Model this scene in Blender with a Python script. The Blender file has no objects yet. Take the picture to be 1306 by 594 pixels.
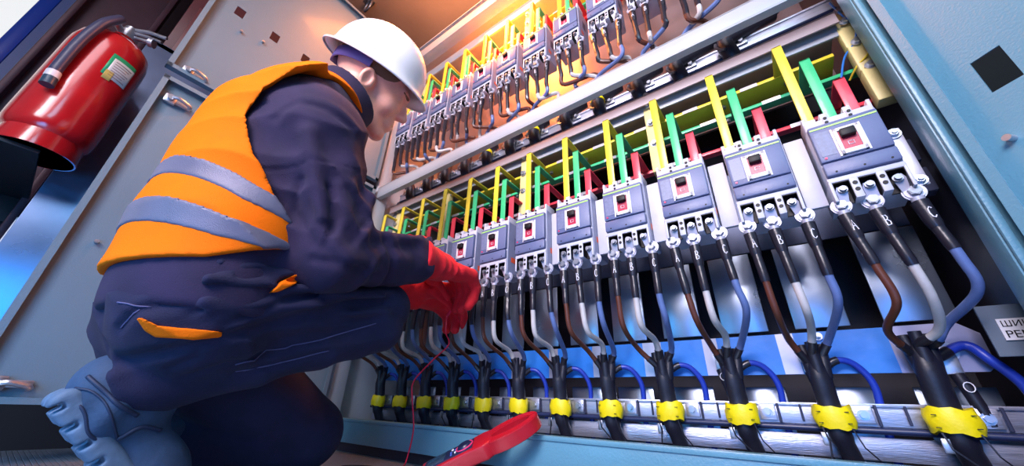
import bpy, bmesh, math, random
import numpy as np
from mathutils import Vector, Matrix
random.seed(7)
SC = bpy.context.scene
COL = SC.collection
PI = math.pi

# ------------------------------------------------------------------ materials
MATS = {}
def mat(name, col, rough=0.5, metal=0.0, bump=0.0, bscale=40.0, var=0.0, vscale=6.0, coat=0.0, emis=None, estr=0.0,
        spec=0.5, sheen=0.0, stretch=None, btype='noise', trans=0.0):
    if name in MATS: return MATS[name]
    m = bpy.data.materials.new(name); m.use_nodes = True
    nt = m.node_tree; N = nt.nodes; L = nt.links
    b = N['Principled BSDF']
    b.inputs['Base Color'].default_value = (*col, 1)
    b.inputs['Roughness'].default_value = rough
    b.inputs['Metallic'].default_value = metal
    b.inputs['Specular IOR Level'].default_value = spec
    b.inputs['Coat Weight'].default_value = coat
    b.inputs['Coat Roughness'].default_value = 0.12
    b.inputs['Sheen Weight'].default_value = sheen
    b.inputs['Transmission Weight'].default_value = trans
    if emis:
        b.inputs['Emission Color'].default_value = (*emis, 1)
        b.inputs['Emission Strength'].default_value = estr
    tc = N.new('ShaderNodeTexCoord'); mp = N.new('ShaderNodeMapping')
    L.new(tc.outputs['Object'], mp.inputs['Vector'])
    if stretch: mp.inputs['Scale'].default_value = stretch
    if var > 0:
        n = N.new('ShaderNodeTexNoise'); n.inputs['Scale'].default_value = vscale; n.inputs['Detail'].default_value = 5
        n.inputs['Roughness'].default_value = 0.6
        L.new(mp.outputs['Vector'], n.inputs['Vector'])
        r = N.new('ShaderNodeValToRGB')
        r.color_ramp.elements[0].position = 0.3; r.color_ramp.elements[1].position = 0.7
        lo = [max(0, c * (1 - var)) for c in col]; hi = [min(1, c * (1 + var)) for c in col]
        r.color_ramp.elements[0].color = (*lo, 1); r.color_ramp.elements[1].color = (*hi, 1)
        L.new(n.outputs['Fac'], r.inputs['Fac']); L.new(r.outputs['Color'], b.inputs['Base Color'])
        mr = N.new('ShaderNodeMapRange'); mr.inputs['To Min'].default_value = max(0.03, rough - 0.1); mr.inputs['To Max'].default_value = min(1, rough + 0.1)
        L.new(n.outputs['Fac'], mr.inputs['Value']); L.new(mr.outputs['Result'], b.inputs['Roughness'])
    if bump > 0:
        if btype == 'wave':
            t = N.new('ShaderNodeTexWave'); t.inputs['Scale'].default_value = bscale; t.inputs['Distortion'].default_value = 1.5
            out = t.outputs['Fac']
        else:
            t = N.new('ShaderNodeTexNoise'); t.inputs['Scale'].default_value = bscale; t.inputs['Detail'].default_value = 4
            out = t.outputs['Fac']
        L.new(mp.outputs['Vector'], t.inputs['Vector'])
        bp = N.new('ShaderNodeBump'); bp.inputs['Strength'].default_value = bump; bp.inputs['Distance'].default_value = 0.002
        L.new(out, bp.inputs['Height']); L.new(bp.outputs['Normal'], b.inputs['Normal'])
    MATS[name] = m
    return m

# ------------------------------------------------------------------ object helpers
def setp(o, label=None, cat=None, group=None, kind=None):
    if label: o['label'] = label
    if cat: o['category'] = cat
    if group: o['group'] = group
    if kind: o['kind'] = kind
    return o
def empty(name, loc=(0, 0, 0), label=None, cat=None, group=None, rot=None):
    o = bpy.data.objects.new(name, None); COL.objects.link(o)
    o.location = loc; o.empty_display_size = 0.02
    if rot is not None: o.rotation_euler = rot
    return setp(o, label, cat, group)
def link_mesh(name, me, m=None, parent=None, smooth=False, loc=None):
    o = bpy.data.objects.new(name, me); COL.objects.link(o)
    if m: me.materials.append(m)
    if smooth and len(me.polygons): me.polygons.foreach_set('use_smooth', [True] * len(me.polygons))
    if parent is not None: o.parent = parent
    if loc is not None: o.location = loc
    return o
def kids(o): return [c for c in COL.objects if c.parent == o]
def copy_tree(o, parent=None):
    c = o.copy(); COL.objects.link(c); c.parent = parent
    for ch in list(o.children): copy_tree(ch, c)
    return c

class MB:
    """collects shapes and links them as one mesh"""
    def __init__(s): s.v = []; s.f = []
    def add(s, vs, fs):
        n = len(s.v); s.v += [tuple(v) for v in vs]; s.f += [tuple(i + n for i in f) for f in fs]; return s
    def box(s, c, d, r=None, bev=0.0):
        x, y, z = [k / 2 for k in d]
        if bev <= 0:
            vs = [(i * x, j * y, k * z) for i in (-1, 1) for j in (-1, 1) for k in (-1, 1)]
            fs = [(0, 1, 3, 2), (4, 6, 7, 5), (0, 4, 5, 1), (2, 3, 7, 6), (0, 2, 6, 4), (1, 5, 7, 3)]
        else:
            bm = bmesh.new(); bmesh.ops.create_cube(bm, size=1)
            bmesh.ops.scale(bm, vec=d, verts=bm.verts)
            bmesh.ops.bevel(bm, geom=list(bm.edges), offset=min(bev, min(d) * .45), segments=2, profile=.5, affect='EDGES')
            bm.verts.index_update(); vs = [v.co[:] for v in bm.verts]; fs = [[v.index for v in f.verts] for f in bm.faces]; bm.free()
        if r is not None: vs = [tuple(r @ Vector(v)) for v in vs]
        return s.add([(v[0] + c[0], v[1] + c[1], v[2] + c[2]) for v in vs], fs)
    def b2(s, lo, hi, bev=0.0):
        return s.box([(a + b) / 2 for a, b in zip(lo, hi)], [abs(b - a) for a, b in zip(lo, hi)], None, bev)
    def tube(s, pts, r, n=10, cap=True, flat=1.0):
        P = [Vector(p) for p in pts]; R = r if isinstance(r, (list, tuple)) else [r] * len(P)
        T = [(P[min(i + 1, len(P) - 1)] - P[max(i - 1, 0)]).normalized() for i in range(len(P))]
        u = T[0].orthogonal().normalized()
        vs = []; fs = []
        for i, p in enumerate(P):
            u = (u - T[i] * u.dot(T[i])).normalized(); w = T[i].cross(u)
            for k in range(n):
                a = 2 * PI * k / n; vs.append(p + (u * math.cos(a) + w * math.sin(a) * flat) * R[i])
        for i in range(len(P) - 1):
            for k in range(n):
                fs.append((i * n + k, i * n + (k + 1) % n, (i + 1) * n + (k + 1) % n, (i + 1) * n + k))
        if cap: fs.append(tuple(range(n))[::-1]); fs.append(tuple((len(P) - 1) * n + k for k in range(n)))
        return s.add(vs, fs)
    def cyl(s, a, b, r, n=16, r2=None):
        return s.tube([a, b], [r, r if r2 is None else r2], n)
    def lathe(s, prof, n=32, M=None):
        vs = []; fs = []
        for (r, z) in prof:
            for k in range(n):
                a = 2 * PI * k / n; v = Vector((r * math.cos(a), r * math.sin(a), z)); vs.append(M @ v if M is not None else v)
        for i in range(len(prof) - 1):
            for k in range(n):
                fs.append((i * n + k, i * n + (k + 1) % n, (i + 1) * n + (k + 1) % n, (i + 1) * n + k))
        if prof[0][0] > 1e-6: fs.append(tuple(range(n))[::-1])
        if prof[-1][0] > 1e-6: fs.append(tuple((len(prof) - 1) * n + k for k in range(n)))
        return s.add(vs, fs)
    def prism(s, poly, z0, z1, M=None):
        """polygon in local XY extruded along local Z, then M"""
        n = len(poly); vs = [Vector((x, y, z0)) for x, y in poly] + [Vector((x, y, z1)) for x, y in poly]
        if M is not None: vs = [M @ v for v in vs]
        fs = [tuple(range(n))[::-1], tuple(range(n, 2 * n))] + [(i, (i + 1) % n, n + (i + 1) % n, n + i) for i in range(n)]
        return s.add(vs, fs)
    def sphere(s, c, r, n=12):
        rr = r if isinstance(r, (tuple, list)) else (r, r, r)
        pr = [(math.sin(PI * i / n), -math.cos(PI * i / n)) for i in range(n + 1)]
        m = 2 * n; vs = []; fs = []
        for (q, z) in pr:
            for k in range(m):
                a = 2 * PI * k / m; vs.append((c[0] + rr[0] * q * math.cos(a), c[1] + rr[1] * q * math.sin(a), c[2] + rr[2] * z))
        for i in range(n):
            for k in range(m): fs.append((i * m + k, i * m + (k + 1) % m, (i + 1) * m + (k + 1) % m, (i + 1) * m + k))
        return s.add(vs, fs)
    def mesh(s, name='m', weld=False):
        me = bpy.data.meshes.new(name); me.from_pydata([tuple(v) for v in s.v], [], s.f); me.update()
        bm = bmesh.new(); bm.from_mesh(me)
        if weld: bmesh.ops.remove_doubles(bm, verts=bm.verts, dist=1e-5)
        bmesh.ops.recalc_face_normals(bm, faces=bm.faces); bm.to_mesh(me); bm.free()
        return me
    def build(s, name, m, parent=None, smooth=False, bev=0.0, auto=False, loc=None):
        o = link_mesh(name, s.mesh(name), m, parent, smooth or auto, loc)
        if auto: 
            o.data.polygons.foreach_set('use_smooth', [True] * len(o.data.polygons))
            sharp_by_angle(o.data, 38)
        return o
def sharp_by_angle(me, deg):
    bm = bmesh.new(); bm.from_mesh(me); lim = math.radians(deg)
    for e in bm.edges:
        if len(e.link_faces) == 2 and e.calc_face_angle(0) > lim: e.smooth = False
    bm.to_mesh(me); bm.free()
def spline(pts, n=8):
    """Catmull-Rom through the points"""
    P = [Vector(p) for p in pts]; P = [P[0] * 2 - P[1]] + P + [P[-1] * 2 - P[-2]]; out = []
    for i in range(1, len(P) - 2):
        a, b, c, d = P[i - 1:i + 3]
        for k in range(n):
            t = k / n
            out.append(.5 * ((2 * b) + (c - a) * t + (2 * a - 5 * b + 4 * c - d) * t * t + (3 * b - a - 3 * c + d) * t ** 3))
    out.append(P[-2]); return out
def lerp(a, b, t): return a + (b - a) * t

# ------------------------------------------------------------------ camera
def make_camera():
    cd = bpy.data.cameras.new('camera'); co = bpy.data.objects.new('camera', cd); COL.objects.link(co)
    f = 452.23; right = Vector((0.80636078, 0.59038174, 0.03509552)); down = Vector((-0.23518856, 0.37454325, -0.89688555)); fw = Vector((-0.54264964, 0.71495927, 0.44086802))
    M = Matrix((right, -down, -fw)).transposed().to_4x4()
    co.matrix_world = M
    cd.sensor_width = 36; cd.lens = f / 1306 * 36; cd.clip_start = 0.02; cd.clip_end = 60
    SC.camera = co
make_camera()
SC.view_settings.view_transform = 'Standard'; SC.view_settings.look = 'None'; SC.view_settings.gamma = 1; SC.view_settings.exposure = -0.08
SC.view_settings.use_curve_mapping = False
FLOOR = -0.15
# ------------------------------------------------------------------ soft bodies: distance fields meshed with surface nets
def A(*v): return np.array(v, dtype=np.float64)
def s_cap(p, a, b, ra, rb):
    a = np.asarray(a, float); b = np.asarray(b, float); ba = b - a
    t = np.clip(((p - a) @ ba) / (ba @ ba), 0, 1)
    return np.linalg.norm(p - a - t[:, None] * ba, axis=1) - (ra + (rb - ra) * t)
def s_ecap(p, a, b, wa, wb, X=(1, 0, 0)):
    """capsule with an elliptic section: wa, wb = (half width along X, half depth) at a and b"""
    a = np.asarray(a, float); b = np.asarray(b, float); ba = b - a; X = np.asarray(X, float)
    t = np.clip(((p - a) @ ba) / (ba @ ba), 0, 1); q = p - a - t[:, None] * ba
    qx = q @ X; qr = np.sqrt(np.maximum(0, (q * q).sum(1) - qx * qx))
    w = wa[0] + (wb[0] - wa[0]) * t; d = wa[1] + (wb[1] - wa[1]) * t
    k = np.sqrt((qx / w) ** 2 + (qr / d) ** 2)
    return (k - 1) * np.minimum(w, d)
def s_ell(p, c, r, R=None):
    q = p - np.asarray(c, float)
    if R is not None: q = q @ R
    r = np.asarray(r, float); k0 = np.linalg.norm(q / r, axis=1); k1 = np.linalg.norm(q / (r * r), axis=1)
    return k0 * (k0 - 1) / np.maximum(k1, 1e-9)
def s_box(p, c, h, R=None, rd=0.0):
    q = p - np.asarray(c, float)
    if R is not None: q = q @ R
    q = np.abs(q) - (np.asarray(h, float) - rd)
    return np.linalg.norm(np.maximum(q, 0), axis=1) + np.minimum(q.max(1), 0) - rd
def smin(a, b, k):
    h = np.clip(.5 + .5 * (b - a) / k, 0, 1); return b + (a - b) * h - k * h * (1 - h)
def smax(a, b, k): return -smin(-a, -b, k)
def s_poly(P2, poly):
    """signed distance to a 2D polygon (negative inside)"""
    V = np.asarray(poly, float); n = len(V); d = ((P2 - V[0]) ** 2).sum(1); s = np.ones(len(P2))
    j = n - 1
    for i in range(n):
        e = V[j] - V[i]; w = P2 - V[i]; t = np.clip((w @ e) / (e @ e), 0, 1); b = w - t[:, None] * e
        d = np.minimum(d, (b * b).sum(1))
        c1 = P2[:, 1] >= V[i][1]; c2 = P2[:, 1] < V[j][1]; c3 = e[0] * w[:, 1] > e[1] * w[:, 0]
        flip = (c1 & c2 & c3) | (~c1 & ~c2 & ~c3); s = np.where(flip, -s, s); j = i
    return s * np.sqrt(d)
def mesh_sdf(f, lo, hi, h, name, band=3.0):
    lo = np.asarray(lo, float); hi = np.asarray(hi, float); B = 6
    n = (np.ceil((hi - lo) / (h * B)).astype(int)) * B + 1
    ax = [lo[i] + h * np.arange(n[i]) for i in range(3)]
    ca = [a[::B] for a in ax]; cn = [len(a) for a in ca]
    G = np.stack(np.meshgrid(*ca, indexing='ij'), -1).reshape(-1, 3)
    C = f(G).reshape(cn)
    R = h * B * band / 2 + h
    act = np.zeros([c - 1 for c in cn], bool)
    near = np.abs(C) < R
    for i in (0, 1):
        for j in (0, 1):
            for k in (0, 1):
                act |= near[i:cn[0] - 1 + i, j:cn[1] - 1 + j, k:cn[2] - 1 + k]
    F = np.kron(np.sign(C[:-1, :-1, :-1]), np.ones((B, B, B))) * 1.0
    Fp = np.ones(n); Fp[:-1, :-1, :-1] = F
    m = np.zeros(n, bool); mk = np.kron(act, np.ones((B, B, B), bool))
    m[:-1, :-1, :-1] |= mk; m[1:, :-1, :-1] |= mk; m[:-1, 1:, :-1] |= mk; m[:-1, :-1, 1:] |= mk; m[1:, 1:, :-1] |= mk; m[1:, :-1, 1:] |= mk; m[:-1, 1:, 1:] |= mk; m[1:, 1:, 1:] |= mk
    I = np.argwhere(m); vals = np.empty(len(I))
    for s in range(0, len(I), 400000):
        J = I[s:s + 400000]; vals[s:s + 400000] = f(lo + J * h)
    Fp[m] = vals
    Fp[0] = np.maximum(Fp[0], h); Fp[-1] = np.maximum(Fp[-1], h); Fp[:, 0] = np.maximum(Fp[:, 0], h); Fp[:, -1] = np.maximum(Fp[:, -1], h); Fp[:, :, 0] = np.maximum(Fp[:, :, 0], h); Fp[:, :, -1] = np.maximum(Fp[:, :, -1], h)
    S = Fp < 0; N0, N1, N2 = n
    cs = np.zeros((N0 - 1, N1 - 1, N2 - 1), int); corners = [(i, j, k) for i in (0, 1) for j in (0, 1) for k in (0, 1)]
    for (i, j, k) in corners: cs += S[i:N0 - 1 + i, j:N1 - 1 + j, k:N2 - 1 + k]
    cell = (cs > 0) & (cs < 8); idx = -np.ones(cell.shape, int); cc = np.argwhere(cell); idx[cell] = np.arange(len(cc))
    acc = np.zeros((len(cc), 3)); cnt = np.zeros(len(cc))
    edges = [(a, b) for a in corners for b in corners if sum(abs(x - y) for x, y in zip(a, b)) == 1 and a < b]
    for a, b in edges:
        ia = cc + np.array(a); ib = cc + np.array(b)
        va = Fp[ia[:, 0], ia[:, 1], ia[:, 2]]; vb = Fp[ib[:, 0], ib[:, 1], ib[:, 2]]
        c = (va < 0) != (vb < 0); t = np.where(c, va / np.where(c, va - vb, 1), 0)
        pt = np.array(a) + t[:, None] * (np.array(b) - np.array(a)); acc += np.where(c[:, None], pt, 0); cnt += c
    V = lo + (cc + acc / cnt[:, None]) * h
    faces = []
    for axd in range(3):
        sl0 = [slice(None)] * 3; sl1 = [slice(None)] * 3; sl0[axd] = slice(0, -1); sl1[axd] = slice(1, None)
        s0 = S[tuple(sl0)]; s1 = S[tuple(sl1)]; E = np.argwhere(s0 != s1); o1, o2 = [k for k in range(3) if k != axd]
        ok = (E[:, o1] > 0) & (E[:, o2] > 0) & (E[:, o1] < n[o1] - 1) & (E[:, o2] < n[o2] - 1); E = E[ok]
        q = []
        for (u, w) in ((0, 0), (1, 0), (1, 1), (0, 1)):
            K = E.copy(); K[:, o1] -= u; K[:, o2] -= w; q.append(idx[K[:, 0], K[:, 1], K[:, 2]])
        q = np.stack(q, 1); ins = s0[E[:, 0], E[:, 1], E[:, 2]]
        if axd == 1: ins = ~ins
        q[~ins] = q[~ins][:, ::-1]; faces.append(q)
    Fc = np.concatenate(faces); Fc = Fc[(Fc >= 0).all(1)]
    # one light smoothing pass
    for _ in range(2):
        nb = np.zeros_like(V); ct = np.zeros(len(V))
        for a, b in ((0, 1), (1, 2), (2, 3), (3, 0)):
            np.add.at(nb, Fc[:, a], V[Fc[:, b]]); np.add.at(ct, Fc[:, a], 1)
            np.add.at(nb, Fc[:, b], V[Fc[:, a]]); np.add.at(ct, Fc[:, b], 1)
        V = np.where(ct[:, None] > 0, .6 * V + .4 * nb / np.maximum(ct, 1)[:, None], V)
    me = bpy.data.meshes.new(name)
    me.vertices.add(len(V)); me.vertices.foreach_set('co', V.ravel())
    me.loops.add(len(Fc) * 4); me.loops.foreach_set('vertex_index', Fc.ravel().astype(np.int32))
    me.polygons.add(len(Fc)); me.polygons.foreach_set('loop_start', (np.arange(len(Fc)) * 4).astype(np.int32))
    me.polygons.foreach_set('loop_total', np.full(len(Fc), 4, np.int32)); me.polygons.foreach_set('use_smooth', np.ones(len(Fc), bool))
    me.update(calc_edges=True); me.validate()
    return me
# ------------------------------------------------------------------ the electrician: body fields (world coordinates, metres)
def Rm(yaw, pitch, roll):
    a, b, c = yaw, pitch, roll
    Rz = np.array([[math.cos(a), -math.sin(a), 0], [math.sin(a), math.cos(a), 0], [0, 0, 1]])
    Rx = np.array([[1, 0, 0], [0, math.cos(b), -math.sin(b)], [0, math.sin(b), math.cos(b)]])
    Ry = np.array([[math.cos(c), 0, math.sin(c)], [0, 1, 0], [-math.sin(c), 0, math.cos(c)]])
    return Rz @ Rx @ Ry
HEADR = Rm(math.radians(-19.4), math.radians(-16.3), math.radians(27.9)); HEADC = A(-0.780, 0.331, 0.790)
def w2h(p): return (p - HEADC) @ HEADR
def h2w(q): return np.asarray(q, float) @ HEADR.T + HEADC

def waves(p, d, f, ph=0.0, wx=1.3):
    """fold pattern: ridges across direction d, bent by a slow second wave"""
    d = np.asarray(d, float); t = p @ d * f
    w = np.sin(p[:, 0] * 17 + ph) + np.sin(p[:, 1] * 13 + 2 * ph + 1) + np.sin(p[:, 2] * 15 + 3 * ph)
    s = np.sin(t + wx * w + ph)
    return 1 - 2 * np.abs(s) ** 0.7
def fold(p, a, b, r=0.010, k=0.014): return s_cap(p, a, b, r, r * .5)

TORSO = [((-.80, .175, .06), .155, .115), ((-.80, .175, .16), .152, .125), ((-.80, .178, .27), .155, .130), ((-.80, .185, .40), .170, .132),
         ((-.800, .190, .50), .180, .128), ((-.79, .212, .580), .140, .105), ((-.785, .240, .655), .082, .076)]
def f_torso(p):
    d = None
    for (a, wa, da), (b, wb, db) in zip(TORSO[:-1], TORSO[1:]):
        e = s_ecap(p, a, b, (wa, da), (wb, db)); d = e if d is None else smin(d, e, .03)
    return d
RSH, REL, RWR = A(-.645, .205, .480), A(-.640, .290, .240), A(-.668, .500, .306)
LSH, LEL, LWR = A(-.985, .205, .520), A(-.975, .350, .250), A(-.855, .560, .265)
def f_arms(p):
    r = smin(s_cap(p, RSH, REL, .082, .064), s_cap(p, REL, RWR, .064, .053), .03)
    r = smin(r, s_cap(p, (-.72, .205, .53), RSH, .075, .078), .03)
    l = smin(s_cap(p, LSH, LEL, .086, .062), s_cap(p, LEL, LWR, .062, .046), .03)
    return np.minimum(r, l)
def f_jacket0(p):
    d = smin(f_torso(p), f_arms(p), .035)
    return d
def f_jacket(p):
    d = f_jacket0(p)
    # folds: upper arm, elbow crook, forearm
    near = np.exp(-((p - A(-.60, .28, .30)) ** 2).sum(1) / .030)
    d = d - .0045 * near * waves(p, (0.3, .7, 1.0), 38, .4, 1.9)
    fa = np.exp(-((p - A(-.62, .40, .28)) ** 2).sum(1) / .018)
    d = d - .0035 * fa * waves(p, (.5, .8, -.8), 46, 1.1, 2.0)
    sh = np.exp(-((p - A(-.62, .20, .52)) ** 2).sum(1) / .030)
    d = d - .0050 * sh * waves(p, (.2, -.5, .8), 24, 2.1)
    for a, b, r in (((-.585, .17, .42), (-.582, .23, .28), .010), ((-.584, .24, .43), (-.582, .27, .29), .010), ((-.588, .31, .36), (-.585, .30, .27), .010),
                    ((-.590, .33, .29), (-.612, .45, .335), .008), ((-.590, .30, .235), (-.612, .43, .275), .009),
                    ((-.622, .47, .345), (-.622, .48, .28), .007), ((-.625, .50, .355), (-.625, .51, .28), .007)):
        d = smin(d, s_cap(p, a, b, r, r * .6), .026)
    for L in JFOLDS: d = crease(p, d, L, .0075, .0060, .7, (.004, .012, .010))
    # sleeve seam groove
    g = np.abs((p - A(-.6, .225, .375)) @ A(-.15, -.25, .955)); m = np.exp(-(g / .0022) ** 2) * (p[:, 0] > -.72)
    d = d + .0022 * m
    # cuffs, hem, neck opening
    n = (RWR - REL) / np.linalg.norm(RWR - REL); d = np.where(p[:, 0] > -.78, smax(d, (p - RWR) @ n - .012, .006), d)
    n = (LWR - LEL) / np.linalg.norm(LWR - LEL); d = np.where((p[:, 0] < -.78) & (p[:, 1] > .42), smax(d, (p - LWR) @ n - .010, .006), d)
    d = smax(d, .11 - p[:, 2], .01)
    # stand collar: a short tube round the neck, hollow
    a, b = A(-.784, .238, .630), A(-.770, .278, .715)
    col = s_ecap(p, a, b, (.092, .090), (.078, .082)); ax = (b - a) / np.linalg.norm(b - a); t = (p - b) @ ax
    col = smax(col, t - .004 - .10 * ((p[:, 1] - .29) * -.4), .004); inner = s_ecap(p, a, b + ax * .1, (.077, .075), (.065, .069))
    col = smax(col, -inner, .004)
    d = smin(d, smax(col, -(p - a) @ ax, .01), .012)
    return smax(d, -smax(inner, (a + ax * .02 - p) @ ax, .01), .004)
def crease(p, d, L, w=.006, depth=.005, ridge=.6, off=(0, 0, .013)):
    """press a fold line into the surface and raise its lip beside it"""
    for k, sgn in ((0, depth), (1, -depth * ridge)):
        o = A(*off) * k; dl = None
        for a, b in zip(L[:-1], L[1:]):
            e = s_cap(p, A(*a) + o, A(*b) + o, 0, 0); dl = e if dl is None else np.minimum(dl, e)
        d = d + sgn * np.exp(-(dl / (w * (1 + .4 * k))) ** 2)
    return d
LEGLINE = [(-.773, .099, .040), (-.721, .120, .048), (-.682, .149, .061), (-.660, .183, .080), (-.662, .231, .103), (-.656, .284, .131), (-.648, .342, .156), (-.654, .427, .190)]
TFOLDS = [[(-.700, .066, .132), (-.687, .088, .137), (-.640, .153, .182)], [(-.688, .092, .105), (-.655, .128, .128), (-.640, .186, .180)],
          [(-.663, .130, .102), (-.645, .188, .146), (-.642, .269, .199)], [(-.654, .173, .093), (-.644, .235, .141), (-.664, .341, .205), (-.683, .437, .239)],
          [(-.654, .190, .084), (-.652, .266, .132), (-.653, .358, .176), (-.657, .446, .205)], [(-.732, .078, .077), (-.695, .083, .101)]]
SFOLDS = [[(-.733, .170, .024), (-.697, .206, .047), (-.709, .260, .068), (-.687, .336, .097)], [(-.724, .230, .035), (-.715, .292, .056), (-.688, .355, .082)], [(-.725, .147, .033), (-.692, .165, .050), (-.675, .160, .064)]]
JFOLDS = [[(-.621, .122, .437), (-.593, .138, .472), (-.565, .181, .473), (-.561, .229, .461)], [(-.608, .191, .341), (-.625, .205, .290), (-.596, .235, .235)],
          [(-.580, .227, .335), (-.578, .254, .284), (-.584, .251, .231), (-.576, .290, .200)], [(-.568, .255, .346), (-.576, .309, .308), (-.572, .289, .251)],
          [(-.568, .298, .268), (-.574, .333, .236), (-.594, .339, .204)], [(-.586, .354, .297), (-.592, .386, .258), (-.636, .407, .223)], [(-.601, .245, .211), (-.571, .284, .211), (-.612, .371, .225)]]
# legs: right foot planted with the knee up, left knee down on the floor
RHP, RKN, RAN = A(-.728, .190, .142), A(-.712, .468, .192), A(-.822, .112, .010)
LHP, LKN, LAN = A(-.900, .180, .100), A(-.925, .475, -.070), A(-.955, .240, -.085)
def f_legs(p):
    n = (RAN - RKN) / np.linalg.norm(RAN - RKN); rs = smax(s_cap(p, RKN + A(.016, -.010, -.050), RAN, .048, .058), (p - RAN) @ n + .004, .005)
    n = (LAN - LKN) / np.linalg.norm(LAN - LKN); ls = smax(s_cap(p, LKN, LAN, .068, .052), (p - LAN) @ n, .005)
    r = smin(s_cap(p, RHP, RKN, .078, .058), rs, .002)
    l = smin(s_cap(p, LHP, LKN, .104, .072), ls, .02)
    return r, l
def f_trousers(p):
    r, l = f_legs(p)
    pel = s_ecap(p, (-.80, .180, .12), (-.80, .178, .185), (.140, .108), (.150, .124))
    pel = smin(pel, s_ell(p, (-.755, .165, .122), (.094, .108, .080)), .03)
    pel = smin(pel, s_ell(p, (-.865, .165, .120), (.100, .110, .082)), .03)
    pel = smax(pel, p[:, 2] - .185, .01)
    d = smin(smin(pel, r, .018), smin(pel, l, .03), .01)
    # long drag folds from the hip to the knee, and along the shin
    m = np.exp(-((p[:, 0] + .60) / .09) ** 2) * np.exp(-((p[:, 1] - .25) / .17) ** 2) * np.exp(-((p[:, 2] - .15) / .08) ** 2)
    d = d - .0062 * m * waves(p, (.1, -.30, 1.0), 95, .7, .8)
    mb_ = np.exp(-((p[:, 1] - .10) / .09) ** 2) * np.exp(-((p[:, 2] - .13) / .07) ** 2)
    d = d - .0040 * mb_ * waves(p, (.4, .25, 1.0), 60, 2.2, .9)
    ms = np.exp(-((p[:, 2] - .05) / .06) ** 2) * np.exp(-((p[:, 1] - .25) / .2) ** 2) * (p[:, 0] > -.80)
    d = d - .0050 * ms * waves(p, (.1, .5, 1.0), 62, 2.7, 1.7)
    for a, b, r_ in (((-.648, .14, .175), (-.646, .40, .220), .006), ((-.642, .13, .150), (-.644, .42, .195), .007), ((-.648, .14, .120), (-.652, .44, .170), .006),
                     ((-.748, .17, .035), (-.685, .40, .115), .006), ((-.738, .20, .055), (-.66, .44, .155), .006)):
        d = smin(d, s_cap(p, a, b, r_, r_ * .5), .018)
    d = crease(p, d, LEGLINE, .0085, .0130, .35, (0, 0, .018)); d = crease(p, d, [(x, y, z - .018) for x, y, z in LEGLINE], .009, -.004, 0)
    for L in TFOLDS: d = crease(p, d, L, .0058, .0060)
    for L in SFOLDS: d = crease(p, d, L, .0055, .0050)
    return smax(d, FLOOR + .004 - p[:, 2], .006)
# boots
def boot_frame(heel, toe, up):
    y = (toe - heel) / np.linalg.norm(toe - heel); z = up - (up @ y) * y; z /= np.linalg.norm(z); return np.stack([np.cross(y, z), y, z], 1)
RBH, RBT = A(-.825, .070, -.025), A(-.830, .190, -.152)
LBH, LBT = A(-.965, .130, -.040), A(-.960, .180, -.150)
def f_boot(p, H, R, ank):
    q = (p - H) @ R                                 # x side, y to the toe, z up from the sole
    up = smin(s_cap(q, (0, .045, .045), (0, .15, .040), .041, .036), s_cap(q, (0, .15, .036), (0, .225, .026), .039, .032), .03)
    up = smin(up, s_cap(q, (0, .035, .04), (0, .030, .085), .041, .044), .03)
    qa = (ank - H) @ R
    up = smin(up, s_cap(q, (0, .035, .075), tuple(qa), .044, .045), .03)
    up = smax(up, -q[:, 2] + .012, .006)
    # padded collar rings and tongue folds
    for t in (.55, .8, 1.0):
        c = A(0, .035, .075) * (1 - t) + qa * t
        g = (q - c) @ ((qa - A(0, .035, .075)) / np.linalg.norm(qa - A(0, .035, .075)))
        up = up - .0035 * np.exp(-(g / .009) ** 2)
    return up
def f_sole(p, H, R):
    q = (p - H) @ R; q2 = q.copy()
    w = .039 + .005 * np.sin(np.clip((q[:, 1]) / .27, 0, 1) * 5.2)
    d2 = s_box(q, (0, .118, .009), (.044, .140, .017), None, .014)
    d = smax(d2, np.abs(q[:, 0]) - w, .008)
    gr = np.minimum(np.abs(((q[:, 1] + .5) % .030) - .015) - .0045, 1)      # cleats: cross grooves cut through the underside
    cut = smax(gr, q[:, 2] - .006, .002)
    d = smax(d, -cut, .002)
    cut2 = smax(np.abs(q[:, 0]) - .005, q[:, 2] - .004, .002)
    return smax(d, -cut2, .002)
RBR = boot_frame(RBH, RBT, A(0, .4, 1)); LBR = boot_frame(LBH, LBT, A(0, 1, .3))

# gloves
def finger(p, pts, rs):
    d = None
    for i in range(len(pts) - 1):
        e = s_cap(p, pts[i], pts[i + 1], rs[i], rs[i + 1]); d = e if d is None else smin(d, e, .004)
    return d
def hand_field(p, W, Rh, curl, thumb):
    """W wrist; Rh columns: x across (towards the thumb), y to the fingers, z back of the hand"""
    q = (p - W) @ Rh / 1.30
    d = s_ecap(q, (0, -.055, 0), (0, .0, 0), (.047, .043), (.034, .027))
    d = smin(d, s_ecap(q, (0, .0, 0), (.002, .075, .004), (.034, .024), (.045, .019)), .02)
    for i, (x, ln) in enumerate(((-.034, .78), (-.012, .94), (.011, 1.0), (.034, .93))):
        base = A(x, .078, .006); ang = curl[i]; pts = [A(x * .95, .045, .006), base]; a = 0
        for j, L in enumerate((.043, .028, .023)):
            a += ang[j]; base = base + A(x * .06, math.cos(a), -math.sin(a)) * L * ln; pts.append(base)
        d = smin(d, finger(q, pts, (.0125, .0130, .0118, .0110, .0098)), .006)
    tb = [A(.028, .012, -.006), A(.046, .040, -.016)] + [A(*t) for t in thumb]
    d = smin(d, finger(q, tb, (.017, .0155, .0135, .0115)), .010)
    d = d - .0014 * np.exp(-((q[:, 1] + .01) / .05) ** 2) * waves(q, (.1, 1, .1), 95, 1.0, .6)
    for y in (-.006, .012): d = d - .0022 * np.exp(-((q[:, 1] - y + q[:, 0] * .3) / .004) ** 2) * (q[:, 2] > -.01)
    d = smax(d, -(q[:, 1] + .058), .004)
    return d * 1.30
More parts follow.
